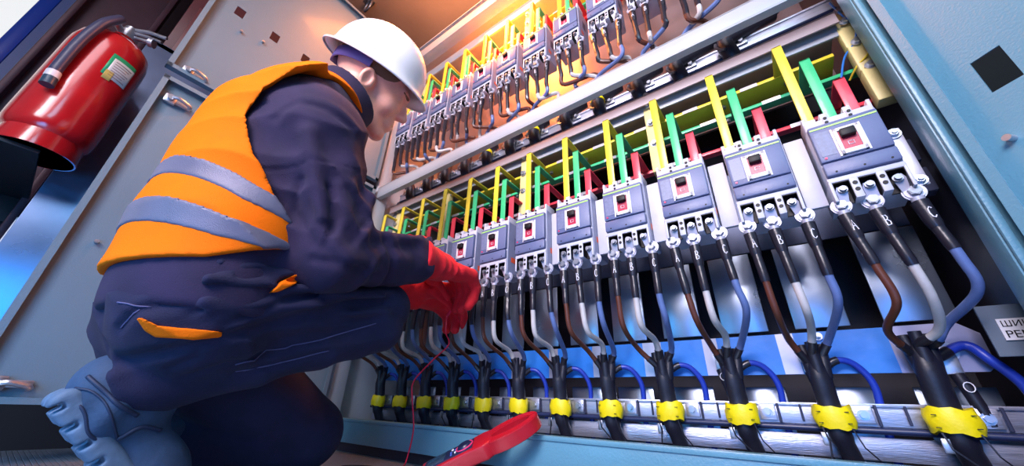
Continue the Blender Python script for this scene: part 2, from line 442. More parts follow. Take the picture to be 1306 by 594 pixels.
def hand_frame(y, z):
    y = A(*y) / np.linalg.norm(y); z = A(*z) - (A(*z) @ y) * y; z /= np.linalg.norm(z); return np.stack([np.cross(y, z), y, z], 1)
RHR = hand_frame((-.10, .98, .05), (.30, .05, .95)); RHR[:, 0] *= -1       # thumb towards -X: mirrored frame
LHR = hand_frame((.25, .95, .05), (-.35, .1, .9))
RHW = A(-.671, .560, .318); LHW = A(-.810, .610, .275)
CURL = ((.75, .75, .45), (.70, .75, .45), (.62, .72, .40), (.50, .65, .40))
def f_rhand(p): return hand_field(p, RHW, RHR, CURL, ((.042, .070, -.034), (.030, .092, -.050)))
def f_lhand(p): return hand_field(p, LHW, LHR, CURL, ((.042, .070, -.034), (.030, .092, -.050)))

EARR = np.array([[math.cos(.45), math.sin(.45), 0], [-math.sin(.45), math.cos(.45), 0], [0, 0, 1.0]]).T
# head
def f_head(p):
    q = w2h(p); X = np.abs(q[:, 0]); s = q.copy(); s[:, 0] = X
    d = s_ell(s, (0, -.015, .055), (.078, .100, .088))
    d = smin(d, s_ell(s, (0, .030, -.012), (.062, .066, .088)), .03)
    d = smin(d, s_cap(s, (.056, .000, -.045), (.018, .070, -.088), .020, .019), .022)
    d = smin(d, s_ell(s, (0, .077, -.088), (.024, .018, .019)), .015)
    d = smin(d, s_ell(s, (.040, .058, -.012), (.024, .026, .024)), .02)
    d = smin(d, s_cap(s, (0, .090, .046), (.036, .078, .048), .011, .009), .014)
    d = smax(d, -s_ell(s, (.033, .104, .024), (.020, .020, .014)), .012)
    d = smin(d, s_ell(s, (.031, .074, .022), (.0150, .0150, .0130)), .003)
    d = smin(d, s_cap(s, (.018, .0865, .0225), (.044, .079, .0215), .0022, .0018), .003)      # closed lid line
    nose = smin(s_cap(q, (0, .088, .034), (0, .113, -.010), .0085, .0120), s_ell(s, (.012, .101, -.013), (.0085, .011, .0085)), .006)
    nose = smax(nose, -s_ell(s, (.0062, .1055, -.0235), (.0036, .006, .005)), .003)
    d = smin(d, nose, .009)
    d = smin(d, s_ell(s, (0, .084, -.052), (.028, .018, .020)), .012)
    d = smin(d, s_cap(s, (0, .0985, -.0470), (.021, .0855, -.0500), .0048, .0028), .004)
    d = smin(d, s_cap(s, (0, .0965, -.0580), (.019, .0850, -.0550), .0056, .0030), .004)
    d = smax(d, -s_cap(s, (0, .106, -.0522), (.023, .090, -.0525), .0022, .0016), .002)
    d = smax(d, -s_cap(s, (.030, .094, -.008), (.036, .080, -.044), .0030, .0024), .010)
    ear = s_ell(s, (.086 + .0, -.010, .002), (.0105, .0200, .0330), EARR); ear = smax(ear, -s_ell(s, (.096, -.006, .006), (.0095, .0120, .0215), EARR), .003)
    ear = smin(ear, s_cap(s, (.084, .006, .012), (.083, .006, -.008), .004, .004), .005)
    ear = smin(ear, s_cap(s, (.090, -.018, .018), (.088, -.013, -.008), .0030, .0025), .004)
    d = smin(d, ear, .004)
    # neck and a slim body under the clothes, one continuous surface
    nb = A(-.785, .240, .640); nt = h2w((0, -.025, -.015))
    nk = s_cap(p, nb, nt, .056, .053); d = smin(d, nk, .022)
    d = smin(d, s_cap(p, h2w((.045, -.03, -.01)), A(-.745, .262, .66), .014, .018), .02)
    b = None
    for (a, wa, da), (c, wb, db) in zip([((-.80, .180, .15), .15, .12)] + TORSO[2:-1], TORSO[2:]):
        e = s_ecap(p, a, c, (wa * .72, da * .66), (wb * .72, db * .66)); b = e if b is None else smin(b, e, .03)
    for (a, c, ra, rb) in ((RSH, REL, .050, .038), (REL, RWR + A(0, .03, 0), .036, .024), (LSH, LEL, .050, .038), (LEL, LWR + A(0, .03, 0), .036, .024),
                           (A(-.74, .2, .54), RSH, .05, .05), (A(-.86, .2, .54), LSH, .05, .05),
                           (RHP, RKN, .060, .040), (RKN + A(0, -.012, -.036), RAN, .036, .030), (LHP, LKN, .070, .044), (LKN, LAN, .042, .032)):
        b = smin(b, s_cap(p, a, c, ra, rb), .02)
    return smin(d, b, .02)
SKIN = mat('skin', (.92, .42, .31), .42, bump=.25, bscale=260, var=.12, vscale=30, spec=.45)
NAVY = mat('navy twill', (.028, .019, .052), .80, bump=.55, bscale=600, var=.22, vscale=14, sheen=.04, spec=.2)
NAVYT = mat('navy trouser cloth', (.019, .018, .050), .78, bump=.55, bscale=600, var=.22, vscale=14, sheen=.04, spec=.2)
ORANGE = mat('fluorescent orange cloth', (1.0, .17, .002), .75, bump=.4, bscale=500, var=.05, vscale=12, spec=.12)
REFL = mat('silver reflective tape', (.15, .14, .20), .42, .15, bump=.4, bscale=700, var=.10, vscale=20)
REDGLOVE = mat('red knitted glove', (.70, .010, .020), .72, bump=.6, bscale=420, var=.15, vscale=20, sheen=.05, spec=.3)
HATM = mat('white hard hat plastic', (.86, .84, .84), .28, coat=.4, bump=.05, bscale=20)
HARN = mat('violet hat strap', (.13, .09, .30), .45)
BOOTM = mat('blue grey nubuck', (.030, .062, .125), .75, bump=.6, bscale=120, var=.25, vscale=25)
SOLEM = mat('grey rubber sole', (.11, .17, .26), .65, bump=.5, bscale=90, var=.2, vscale=30)
HAIR = mat('short brown hair', (.20, .095, .05), .8, bump=.9, bscale=300, btype='noise')

def person():
    T = empty('person', (-.80, .20, FLOOR), 'person crouching on one knee in white hard hat, orange vest, navy workwear and red gloves', 'person')
    inv = Matrix.Translation((.80, -.20, -FLOOR))
    def put(name, me, m, par=None, label=None):
        me.materials.clear(); o = link_mesh(name, me, m, None, True); o.parent = par or T
        o.matrix_parent_inverse = inv if True else o.matrix_parent_inverse
        if label: o['label'] = label
        return o
    def sub(o, par): o.parent = par; o.matrix_parent_inverse = Matrix(); o.matrix_parent_inverse = Matrix.Translation((0, 0, 0)); return o
    H = QH
    put('body', mesh_sdf(f_head, (-1.1, -.02, -.13), (-.55, .62, 1.02), .0026 * H, 'body'), SKIN)
    put('jacket', mesh_sdf(f_jacket, (-1.12, -.02, .08), (-.48, .66, .80), .0040 * H, 'jacket'), NAVY)
    put('trousers', mesh_sdf(f_trousers, (-1.10, -.03, -.16), (-.54, .63, .26), .0040 * H, 'trousers'), NAVYT)
    put('glove', mesh_sdf(f_rhand, (-.80, .46, .20), (-.58, .80, .42), .0022 * H, 'glove'), REDGLOVE)
    put('glove', mesh_sdf(f_lhand, (-.95, .48, .16), (-.74, .80, .36), .0026 * H, 'glove'), REDGLOVE)
    for Hh, R, an in ((RBH, RBR, RAN), (LBH, LBR, LAN)):
        b = put('boot', mesh_sdf(lambda p: f_boot(p, Hh, R, A(*an)), Hh + A(-.12, -.14, -.16), Hh + A(.12, .30, .16), .0030 * H, 'boot'), BOOTM)
        s = link_mesh('sole', mesh_sdf(lambda p: f_sole(p, Hh, R), Hh + A(-.12, -.14, -.20), Hh + A(.12, .30, .16), .0024 * H, 'sole'), SOLEM, b, True)
    # hair under the hat
    def f_hair(p):
        q = w2h(p); s = q.copy(); s[:, 0] = np.abs(q[:, 0])
        d = s_ell(s, (0, -.016, .055), (.0805, .103, .091)); d = smax(d, -(q[:, 2] - .030 + .10 * np.clip(-q[:, 1], 0, 1) * -.9 + .0), .006)
        d = smax(d, q[:, 1] - .045 - (q[:, 2] - .03) * .4, .004); return d
    put('hair', mesh_sdf(f_hair, HEADC - .14, HEADC + .17, .0035 * H, 'hair'), HAIR)
    def f_brow(p):
        q = w2h(p); s = q.copy(); s[:, 0] = np.abs(q[:, 0])
        return s_cap(s, (.016, .0965, .0430), (.047, .0800, .0450), .0045, .0028)
    put('eyebrow', mesh_sdf(f_brow, HEADC - .14, HEADC + .17, .0026, 'eyebrow'), HAIR)
    # hard hat: dome, moulded brim with peak, ratchet band
    HM = Matrix([list(r) for r in HEADR]).to_4x4(); HM.translation = Vector(HEADC)
    def place(o): o.matrix_basis = Matrix.Identity(4); return o
    tilt = Matrix.Translation((.004, -.010, .060)) @ Matrix.Rotation(math.radians(3), 4, 'X')
    M = HM @ tilt
    mb = MB(); n = 72; prof = []
    ax_, by = .109, .131
    rings = [(1.0 + .0, 'rim3'), ]
    vs = []; fs = []
    def ring(fn):
        base = len(vs)
        for k in range(n):
            a = 2 * PI * k / n; vs.append(M @ Vector(fn(a)))
        return base
    def brim(a, u):      # u: 0 at the dome, 1 at the lip; a = 90 deg is the front
        fr = max(0, math.sin(a)) ** 3; bk = max(0, -math.sin(a)) ** 3
        w = .003 + .022 * fr + .014 * bk; dz = -.010 * u - .006 * u * fr + .004 * u * bk
        return ((ax_ + .004 + w * u * .7) * math.cos(a), (by + .004 + w * u) * math.sin(a), dz)
    R_ = [ring(lambda a: (brim(a, 1)[0], brim(a, 1)[1], brim(a, 1)[2] - .005)), ring(lambda a: (brim(a, 1.06)[0], brim(a, 1.06)[1], brim(a, 1)[2] - .001)), ring(lambda a: brim(a, 1)), ring(lambda a: brim(a, .5)), ring(lambda a: brim(a, .05))]
    for i in range(1, 15):
        e = i / 15 * PI / 2; cr = math.cos(e) ** .82; cz = math.sin(e) ** 1.0
        R_.append(ring(lambda a: (ax_ * cr * math.cos(a), by * cr * math.sin(a), .132 * cz + .004 * math.exp(-(math.cos(a) * cr * 9) ** 2) * (i > 2))))
    vs.append(M @ Vector((0, 0, .136))); top = len(vs) - 1
    for i in range(len(R_) - 1):
        for k in range(n): fs.append((R_[i] + k, R_[i] + (k + 1) % n, R_[i + 1] + (k + 1) % n, R_[i + 1] + k))
    for k in range(n): fs.append((R_[-1] + k, R_[-1] + (k + 1) % n, top))
    mb.add(vs, fs); me = mb.mesh('hard_hat'); hat = put('hard_hat', me, HATM)
    sol = hat.modifiers.new('shell', 'SOLIDIFY'); sol.thickness = .0028; sol.offset = -1
    mb = MB(); vs = []; fs = []; K = 40
    for k in range(K + 1):
        a = PI * (1.02 + .96 * k / K)
        for (dr, z) in ((0, -.046), (.0035, -.046), (.0035, -.016), (0, -.016)):
            vs.append(M @ Vector(((.083 + dr) * math.cos(a), -.004 + (.106 + dr) * math.sin(a), z + .018 * abs(math.cos(a)))))
    for k in range(K):
        for j in range(4): fs.append((k * 4 + j, k * 4 + (j + 1) % 4, (k + 1) * 4 + (j + 1) % 4, (k + 1) * 4 + j))
    mb.add(vs, fs); hb = link_mesh('headband', mb.mesh('headband'), HARN, hat, True)
    mb = MB()
    for x in (-.006, 0, .006):
        mb.tube([M @ Vector((x - .052, -.0935, -.024)), M @ Vector((x - .052 + .000, -.0935, -.036))][:2], .0012, 6)
    # vest
    def region(p, dz=0.0):
        side = s_poly(p[:, 1:], ARMHOLE); hole = smax(side, -.755 - p[:, 0], .004)
        holeL = smax(side, p[:, 0] + .855, .004)
        d = np.maximum(-hole, -holeL)
        hem = s_poly(p[:, 1:], VESTPOLY)
        d = np.maximum(d, hem)
        # V neck and open front
        fr = smax(s_cap(p, (-.785, .25, .66), (-.77, .33, .80), .082, .10), -1, .004)
        d = np.maximum(d, -fr)
        return d
    def f_vest(p):
        t = smin(f_torso(p), s_cap(p, (-.70, .20, .545), (-.655, .195, .53), .078, .082), .03); t = smin(t, s_cap(p, (-.88, .20, .545), (-.93, .195, .53), .078, .082), .03)
        m = np.exp(-((p[:, 0] + .62) / .12) ** 2)
        w = .0040 * m * waves(p, (0, .25, 1), 40, 1.9, .9)
        t = t - .012 - w
        return t
    def f_v(p): t = f_vest(p); return smax(smax(t, -(t + .015), .002), region(p), .003)
    put('vest', mesh_sdf(f_v, (-1.04, -.03, .08), (-.56, .42, .84), .0034 * H, 'vest'), ORANGE)
    vest = [c for c in T.children if c.name.startswith('vest')][0]
    def band(poly, name='reflective_band'):
        def f(p):
            t = f_vest(p) - .0022; s = smax(t, -(t + .010), .001)
            return smax(smax(s, region(p) - .0006, .002), s_poly(p[:, 1:], poly), .0012)
        return link_mesh(name, mesh_sdf(f, (-1.04, -.04, .08), (-.56, .42, .84), .0030 * H, name), REFL, vest, True)
    for b in BANDS: band(b)
    # orange pocket linings on the trousers
    def on_trousers(poly, off, m, name, xs=(-.9, -.5)):
        def f(p):
            t = f_trousers(p) - off; s = smax(t, -(t + off + .008), .001)
            return smax(smax(s, s_poly(p[:, 1:], poly), .001), smax(p[:, 0] * -1 + xs[0], p[:, 0] - xs[1], .001), .001)
        return link_mesh(name, mesh_sdf(f, (-.74, .0, -.02), (-.54, .45, .26), .0022 * H, name), m, TR, True)
    TR = [c for c in T.children if c.name.startswith('trousers')][0]
    for poly in POCKETS: 
        o = on_trousers(poly, .004, ORANGE, 'pocket_lining', (-.74, -.5)); o['label'] = 'bright orange pocket lining'
    # stitched seams laid on the trouser surface
    def snap(P, f_trousers=f_trousers):
        out = []
        for q in spline(P, 10):
            q = A(*q); 
            for _ in range(8):
                v = f_trousers(q[None])[0]; e = 1e-3; g = A(*[(f_trousers((q + e * k)[None])[0] - v) / e for k in np.eye(3)]); g /= max(1e-6, np.linalg.norm(g)); q = q - g * v * .8
            out.append(Vector(q + g * .0006))
        return out
    RB = [c for c in T.children if c.name.startswith('boot')][0]
    fb = lambda p: f_boot(p, RBH, RBR, RAN)
    for L, r_ in (([(-.811, .068, -.003), (-.787, .088, -.021), (-.787, .116, -.059), (-.790, .140, -.085)], .0022), ([(-.796, .073, .003), (-.780, .091, -.002), (-.769, .114, -.025), (-.788, .138, -.060)], .0016),
                  ([(-.791, .079, .018), (-.777, .097, .003), (-.767, .118, -.015), (-.777, .146, -.030)], .0030), ([(-.788, .138, -.060), (-.784, .157, -.045), (-.796, .183, -.050)], .0030)):
        MB().tube(snap(L, fb), r_, 7).build('lace' if r_ == .0030 else 'seam', mat('dark boot trim', (.012, .022, .06), .6), RB, smooth=True)
    for L in SEAMS[:4]:
        o = MB().tube(snap(L), .0011, 5).build('seam', mat('seam thread', (.10, .09, .20), .7), TR, smooth=True)
    return T
QH = 1.0
ARMHOLE = [(.20, .64), (.135, .575), (.095, .50), (.09, .43), (.12, .36), (.17, .30), (.24, .24), (.5, .24), (.5, .64)]
VESTPOLY = [(-.2, .168), (.04, .168), (.12, .182), (.20, .222), (.33, .25), (.45, .25), (.45, .9), (-.2, .9)]
BANDS = [[(-.1, .375), (.04, .355), (.14, .310), (.25, .280), (.25, .258), (.13, .280), (.04, .321), (-.1, .341)],
         [(-.1, .288), (.04, .272), (.12, .245), (.25, .232), (.25, .208), (.12, .213), (.04, .230), (-.1, .245)]]
POCKETS = [[(.084, .092), (.092, .090), (.107, .083), (.176, .084), (.181, .078), (.150, .070), (.113, .069), (.100, .076)], [(.212, .150), (.222, .172), (.245, .194), (.262, .208), (.268, .204), (.250, .180), (.225, .156)]]
SEAMS = [[(-.715, .063, .109), (-.688, .092, .105)], [(-.705, .220, .045), (-.692, .324, .096), (-.655, .420, .143)], SFOLDS[1], [(-.732, .078, .077), (-.695, .083, .101)], [(-.762, .112, .045), (-.766, .124, .000)]]
# ------------------------------------------------------------------ materials of the place
PAINT = mat('pale grey green cabinet enamel', (.11, .29, .39), .38, bump=.35, bscale=260, var=.05, vscale=3, coat=.15)
PAINT2 = mat('pale grey rail enamel', (.40, .43, .47), .36, bump=.25, bscale=260, var=.06, vscale=4, coat=.15)
DOORP = mat('grey door enamel', (.14, .21, .26), .42, bump=.35, bscale=300, var=.05, vscale=3, coat=.1)
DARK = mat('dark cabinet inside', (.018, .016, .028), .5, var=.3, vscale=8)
BLACK = mat('black rubber', (.012, .012, .022), .42, bump=.2, bscale=150)
SHRINK = mat('black heat shrink', (.014, .013, .022), .30, bump=.2, bscale=120, spec=.6)
STEEL = mat('zinc plated steel', (.50, .52, .58), .36, .9, bump=.2, bscale=90, var=.12, vscale=20)
BOLTM = mat('dull grey hex bolt', (.26, .28, .33), .42, .7)
ALU = mat('brushed aluminium', (.56, .57, .68), .36, .85, bump=.3, bscale=60, var=.12, vscale=12, stretch=(1, 12, 12))
PLATE = mat('mirror like steel sheet', (.42, .50, .62), .30, .95, bump=.10, bscale=14, var=.12, vscale=5)
BGREY = mat('pale grey breaker case', (.52, .53, .62), .45, bump=.15, bscale=180, var=.05, vscale=20)
BBLUE = mat('slate blue breaker cover', (.115, .145, .275), .42, bump=.2, bscale=200, var=.08, vscale=20)
LIME = mat('lime green stripe', (.42, .85, .16), .4)
WHITEP = mat('white plastic', (.74, .73, .76), .4)
TOGR = mat('dark red toggle face', (.45, .02, .06), .35)
BLK = mat('black plastic', (.006, .006, .008), .5, spec=.3)
YEL = mat('yellow busbar paint', (.85, .66, .045), .38, var=.08, vscale=15, coat=.2)
GRN = mat('green busbar paint', (.045, .52, .20), .38, var=.08, vscale=15, coat=.2)
REDP = mat('red busbar paint', (.74, .045, .075), .38, var=.08, vscale=15, coat=.2)
INSUL = mat('pale yellow insulator resin', (.80, .67, .28), .5, bump=.3, bscale=80, var=.12, vscale=12)
BROWNW = mat('brown cable sheath', (.11, .032, .018), .38, bump=.15, bscale=100, var=.15, vscale=20)
GREYW = mat('pale grey cable sheath', (.52, .50, .50), .42, bump=.15, bscale=100, var=.12, vscale=20)
BLUEW = mat('blue grey cable sheath', (.11, .17, .38), .38, bump=.15, bscale=100, var=.15, vscale=20)
NBLUE = mat('deep blue cable sheath', (.015, .045, .42), .36, bump=.1, bscale=100)
PENB = mat('blue painted copper bar', (.03, .22, .72), .35, .0, bump=.2, bscale=60, var=.15, vscale=7, coat=.3)
TAPE = mat('bright yellow wrapping tape', (.95, .76, .005), .40, bump=.35, bscale=120, var=.05, vscale=25)
BARD = mat('pale board', (.50, .50, .55), .45, bump=.2, bscale=60, var=.10, vscale=9)
LETTER = mat('white paint marker', (.85, .85, .92), .5)
REDEXT = mat('glossy red cylinder paint', (.55, .008, .012), .22, coat=.8, bump=.05, bscale=20, var=.10, vscale=6)
MREDP = mat('red tester plastic', (.48, .006, .018), .35, bump=.15, bscale=200, coat=.2)
MDARK = mat('dark blue tester panel', (.015, .02, .06), .3)

# ------------------------------------------------------------------ the room
def structure(o): o['kind'] = 'structure'; return o
def build_room():
    fl = mat('diamond plate steel', (.30, .40, .48), .36, .7, var=.15, vscale=7)
    nt = fl.node_tree; b = nt.nodes['Principled BSDF']; tc = nt.nodes.new('ShaderNodeTexCoord')
    w1 = nt.nodes.new('ShaderNodeTexBrick'); w1.inputs['Scale'].default_value = 26; w1.inputs['Mortar Size'].default_value = .03; w1.inputs['Mortar Smooth'].default_value = 1
    w1.inputs['Color1'].default_value = (1, 1, 1, 1); w1.inputs['Color2'].default_value = (.6, .6, .6, 1); w1.inputs['Mortar'].default_value = (0, 0, 0, 1)
    nt.links.new(tc.outputs['Object'], w1.inputs['Vector']); bp = nt.nodes.new('ShaderNodeBump'); bp.inputs['Strength'].default_value = .8; bp.inputs['Distance'].default_value = .004
    nt.links.new(w1.outputs['Color'], bp.inputs['Height']); nt.links.new(bp.outputs['Normal'], b.inputs['Normal'])
    structure(MB().b2((-3.2, -2.6, FLOOR - .05), (2.6, 1.6, FLOOR)).build('floor', fl))
    wm = mat('dark painted wall', (.030, .026, .045), .55, var=.25, vscale=3)
    # left wall with a bright window opening behind a blue steel post
    m = MB(); m.b2((-2.75, -.50, FLOOR), (-2.65, 1.6, 2.6)); m.b2((-2.75, -1.9, FLOOR), (-2.65, -.50, .25)); m.b2((-2.75, -1.9, 2.45), (-2.65, -.50, 2.6)); m.b2((-2.75, -2.6, FLOOR), (-2.65, -1.9, 2.6))
    structure(m.build('wall_left', wm))
    bl = mat('bright blue post paint', (.012, .085, .62), .35, coat=.3); gb = mat('blue grey window frame', (.16, .22, .50), .4)
    fr = MB(); fr.b2((-2.66, -.515, .25), (-2.60, -.478, 2.45)); fr.b2((-2.64, -1.9, .25), (-2.60, -1.84, 2.45)); fr.b2((-2.64, -1.9, .25), (-2.60, -.5, .31)); fr.b2((-2.64, -1.9, 2.39), (-2.60, -.5, 2.45))
    wf = structure(fr.build('window_1', gb)); MB().b2((-2.66, -.566, .31), (-2.60, -.517, 2.39), .004).build('window_post', bl, wf, auto=True)
    gl = mat('clear window glass', (.95, .97, 1), .02, trans=1.0); MB().b2((-2.70, -1.9, .25), (-2.694, -.5, 2.45)).build('glass', gl, wf)
    structure(MB().b2((-3.2, -2.6, 2.60), (2.6, 1.6, 2.68)).build('ceiling', mat('ceiling sheet', (.42, .30, .24), .5, var=.1, vscale=3)))
    structure(MB().b2((2.5, -2.6, FLOOR), (2.6, 1.45, 2.6)).build('wall_right', wm))
    structure(MB().b2((-2.65, 1.45, FLOOR), (2.6, 1.55, 2.6)).build('wall_back', mat('back wall paint', (.03, .025, .03), .5, var=.15, vscale=3)))
build_room()

# ------------------------------------------------------------------ the switchgear cabinet: frame, sills, back sheets, three door leaves
XS = [.187, .042, -.101, -.240, -.379, -.518, -.655, -.789, -.925, -1.060, -1.193, -1.326]
YF = .76; XL, XR = -1.395, .279; TIER = .85
DP = 1.12      # depth of the inside back
def door_leaf(parent, w, h, name='door', hole=None):
    """a leaf lying in local X (0 = hinge, w = free edge) and Z, inner side towards -Y"""
    d = empty(name); d.parent = parent
    m = MB(); t = .002
    if hole:
        hx, hz, s = hole
        m.b2((0, 0, 0), (hx - s, t, h)); m.b2((hx + s, 0, 0), (w, t, h)); m.b2((hx - s, 0, 0), (hx + s, t, hz - s)); m.b2((hx - s, 0, hz + s), (hx + s, t, h))
    else: m.b2((0, 0, 0), (w, t, h))
    return d, m
def build_cabinet():
    cab = empty('switchgear_cabinet', (-.558, .94, FLOOR), 'grey green steel switchgear cabinet standing open with two tiers of breakers', 'cabinet')
    def P(m, name, mt, label=None, **k):
        o = m.build(name, mt, cab, **k); o.matrix_parent_inverse = Matrix.Translation(-cab.location)
        if label: o['label'] = label
        return o
    zt = 1.86
    def rail(x0, x1, y0, y1, z0, z1, nm, mt): return P(MB().b2((x0, y0, z0), (x1, y1, z1), .003), nm, mt, auto=True)
    # jambs
    rail(XR, XR + .030, YF, YF + .05, FLOOR, zt, 'jamb', PAINT); rail(XR + .002, XR + .012, YF - .008, YF, FLOOR, zt, 'jamb_lip', PAINT)
    rail(XL - .035, XL, YF, YF + .06, FLOOR, zt, 'jamb', PAINT2)
    # sill with a raised lip
    m = MB(); m.b2((XL, YF, -.122), (XR, YF + .012, -.056), .002); m.b2((XL, YF, -.060), (XR, YF + .085, -.056), .001); m.b2((XL, YF - .004, -.062), (XR, YF + .006, -.052), .002)
    P(m, 'sill', PAINT, auto=True)
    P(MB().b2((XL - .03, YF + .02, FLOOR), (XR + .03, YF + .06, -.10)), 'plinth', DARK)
    # beams between the tiers and at the top
    m = MB(); m.b2((XL, YF, .868), (XR, YF + .006, .924), .002); m.b2((XL, YF, .866), (XR, YF + .022, .872), .001); m.b2((XL, YF, .919), (XR, YF + .055, .925), .001)
    P(m, 'beam', PAINT2, auto=True)
    m = MB(); m.b2((XL, YF, 1.765), (XR, YF + .006, 1.825), .002); m.b2((XL, YF, 1.76), (XR, YF + .055, 1.768), .001); m.b2((XL, YF + .09, 1.70), (XR, YF + .10, 1.76), .002)
    P(m, 'beam', PAINT2, auto=True)
    # divider lip over the lower busbar space
    m = MB(); m.b2((XL, .845, .822), (XR, .850, .858), .001); m.b2((XL, .845, .854), (XR, 1.10, .858)); P(m, 'divider', mat('warm grey divider enamel', (.42, .34, .34), .45, var=.08), auto=True)
    m = MB(); m.b2((XL, .870, .806), (XR, .876, .846), .001); P(m, 'divider_rail', PAINT2, auto=True)
    # sides, roof and back of the carcass
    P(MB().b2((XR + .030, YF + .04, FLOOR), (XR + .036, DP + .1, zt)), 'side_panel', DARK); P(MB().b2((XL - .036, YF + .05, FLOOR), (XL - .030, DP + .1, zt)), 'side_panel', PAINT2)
    P(MB().b2((XL - .036, YF, zt), (XR + .036, DP + .1, zt + .006)), 'roof_panel', PAINT2)
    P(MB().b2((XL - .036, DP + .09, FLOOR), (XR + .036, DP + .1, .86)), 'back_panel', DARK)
    P(MB().b2((XL - .036, DP + .0, .86), (XR + .036, DP + .01, zt)), 'back_panel', mat('pale upper back sheet', (.30, .24, .25), .40, .3, bump=.2, bscale=20, var=.12, vscale=4))
    # polished sheets behind the cables
    for k in range(12):
        x = XS[k]
        for z0, z1 in ((.178, .372), (-.12, .060)):
            m = MB(); m.b2((x - .012, 1.02, z0), (x + .082 if k else x + .090, 1.024, z1), .0015)
            P(m, 'back_sheet', PLATE, 'polished bluish steel sheet', auto=True)
    m = MB(); m.b2((XL, 1.035, .380), (XR, 1.04, .62)); P(m, 'mounting_plate', mat('dark blue grey mounting plate', (.06, .075, .13), .4, .5, var=.2))
    # door leaves, left: two leaves turned square to the frame
    def latch(par, x, z, flip=1, sy=1):
        l = MB(); l.box((x, -.010, z), (.030, .014, .030), None, .004); l.cyl((x, -.012, z), (x, -.030, z), .009, 16); l.tube(spline([(x - .004, -.030, z), (x + .018 * flip, -.034, z + .002), (x + .045 * flip, -.030, z - .004), (x + .050 * flip, -.022, z - .010)], 5), [.006] * 15 + [.005], 8)
        l.box((x + .026 * flip, -.008, z), (.052, .006, .016), None, .002)
        l.v = [(v[0], v[1] * sy, v[2]) for v in l.v]
        return l.build('latch', STEEL, par, auto=True)
    def leaf(hx, hy, ang, w, z0, z1, mt, square_holes=(), big=None, latches=(), label=None, ribs=True, bolts=(), sy=1):
        M = Matrix.Translation((hx, hy, z0)) @ Matrix.Rotation(ang, 4, 'Z'); h = z1 - z0
        m = MB(); xs = sorted(set([0, w])); holes = list(square_holes) + ([big] if big else [])
        # sheet as a grid of strips around the square holes
        cols = sorted({0, w} | {q for (x, z, s, r) in holes for q in (x - s, x + s)}); rows = sorted({0, h} | {q for (x, z, s, r) in holes for q in (z - r, z + r)})
        for i in range(len(cols) - 1):
            for j in range(len(rows) - 1):
                cx, cz = (cols[i] + cols[i + 1]) / 2, (rows[j] + rows[j + 1]) / 2
                if any(abs(cx - x) < s and abs(cz - z) < r for (x, z, s, r) in holes): continue
                m.b2((cols[i], 0, rows[j]), (cols[i + 1], .002, rows[j + 1]))
        for (a, b) in (((0, -.020, 0), (.002, 0, h)), ((w - .002, -.020, 0), (w, 0, h)), ((0, -.020, 0), (w, 0, .002)), ((0, -.020, h - .002), (w, 0, h)),
                       ((0, -.022, 0), (.014, -.020, h)), ((w - .014, -.022, 0), (w, -.020, h)), ((0, -.022, 0), (w, -.020, .014)), ((0, -.022, h - .014), (w, -.020, h))): m.b2(a, b)
        m.v = [(v[0], v[1] * sy, v[2]) for v in m.v]
        o = P(m, 'door', mt, label); o.matrix_basis = M
        for (x, z) in latches: latch(o, x, z, -1, sy)
        for (x, z) in bolts:
            MB().cyl((x, 0, z), (x, -.012 * sy, z), .005, 12).build('stud', STEEL, o, auto=True)
        return o
    L = leaf(XL - .004, YF - .02, -PI / 2 , .775, -.032, .912, DOORP, latches=((.735, .872), (.730, .040)), bolts=((.71, .385), (.55, .60)), label='lower left door leaf, swung open', sy=-1)
    U = leaf(XL - .004, YF - .02, -PI / 2 , .785, .946, 1.83, DOORP, square_holes=((.448, .394, .015, .022), (.573, .394, .015, .022), (.699, .394, .015, .022)), latches=((.735, .022),), bolts=((.67, .31), (.60, .33), (.50, .28)), label='upper left door leaf with three small square openings', sy=-1)
    # right: one leaf swung past square
    a = math.radians(-44.5)
    R = leaf(XR + .026, YF - .010, a, .80, -.032, 1.36, PAINT, big=SQH, bolts=(STUD,), label='right door leaf with one square opening')
    # name plate on the inner post
    pp = P(MB().b2((.262, .895, .095), (.31, .90, .172), .001), 'label_carrier', mat('slate grey carrier', (.10, .14, .19), .5)); 
    st = MB().b2((.276, .892, .118), (.325, .895, .150)).build('sticker', WHITEP, pp); 
    for txt, z, s in (('ШИНА', .138, .0125), ('PEN', .1215, .0155)):
        cu = bpy.data.curves.new('lettering', 'FONT'); cu.body = txt; cu.size = s; cu.extrude = .0002; t = bpy.data.objects.new('lettering', cu); COL.objects.link(t)
        bpy.context.view_layer.update(); me = bpy.data.meshes.new_from_object(t); bpy.data.objects.remove(t); t = link_mesh('lettering', me, None, st); me.materials.clear(); me.materials.append(BLK); t.rotation_euler = (PI / 2, 0, 0); t.location = (.2785, .8915, z)
    return cab

SQH = (.062, .506, .0165, .031); STUD = (.035, .397)
CAB = build_cabinet()
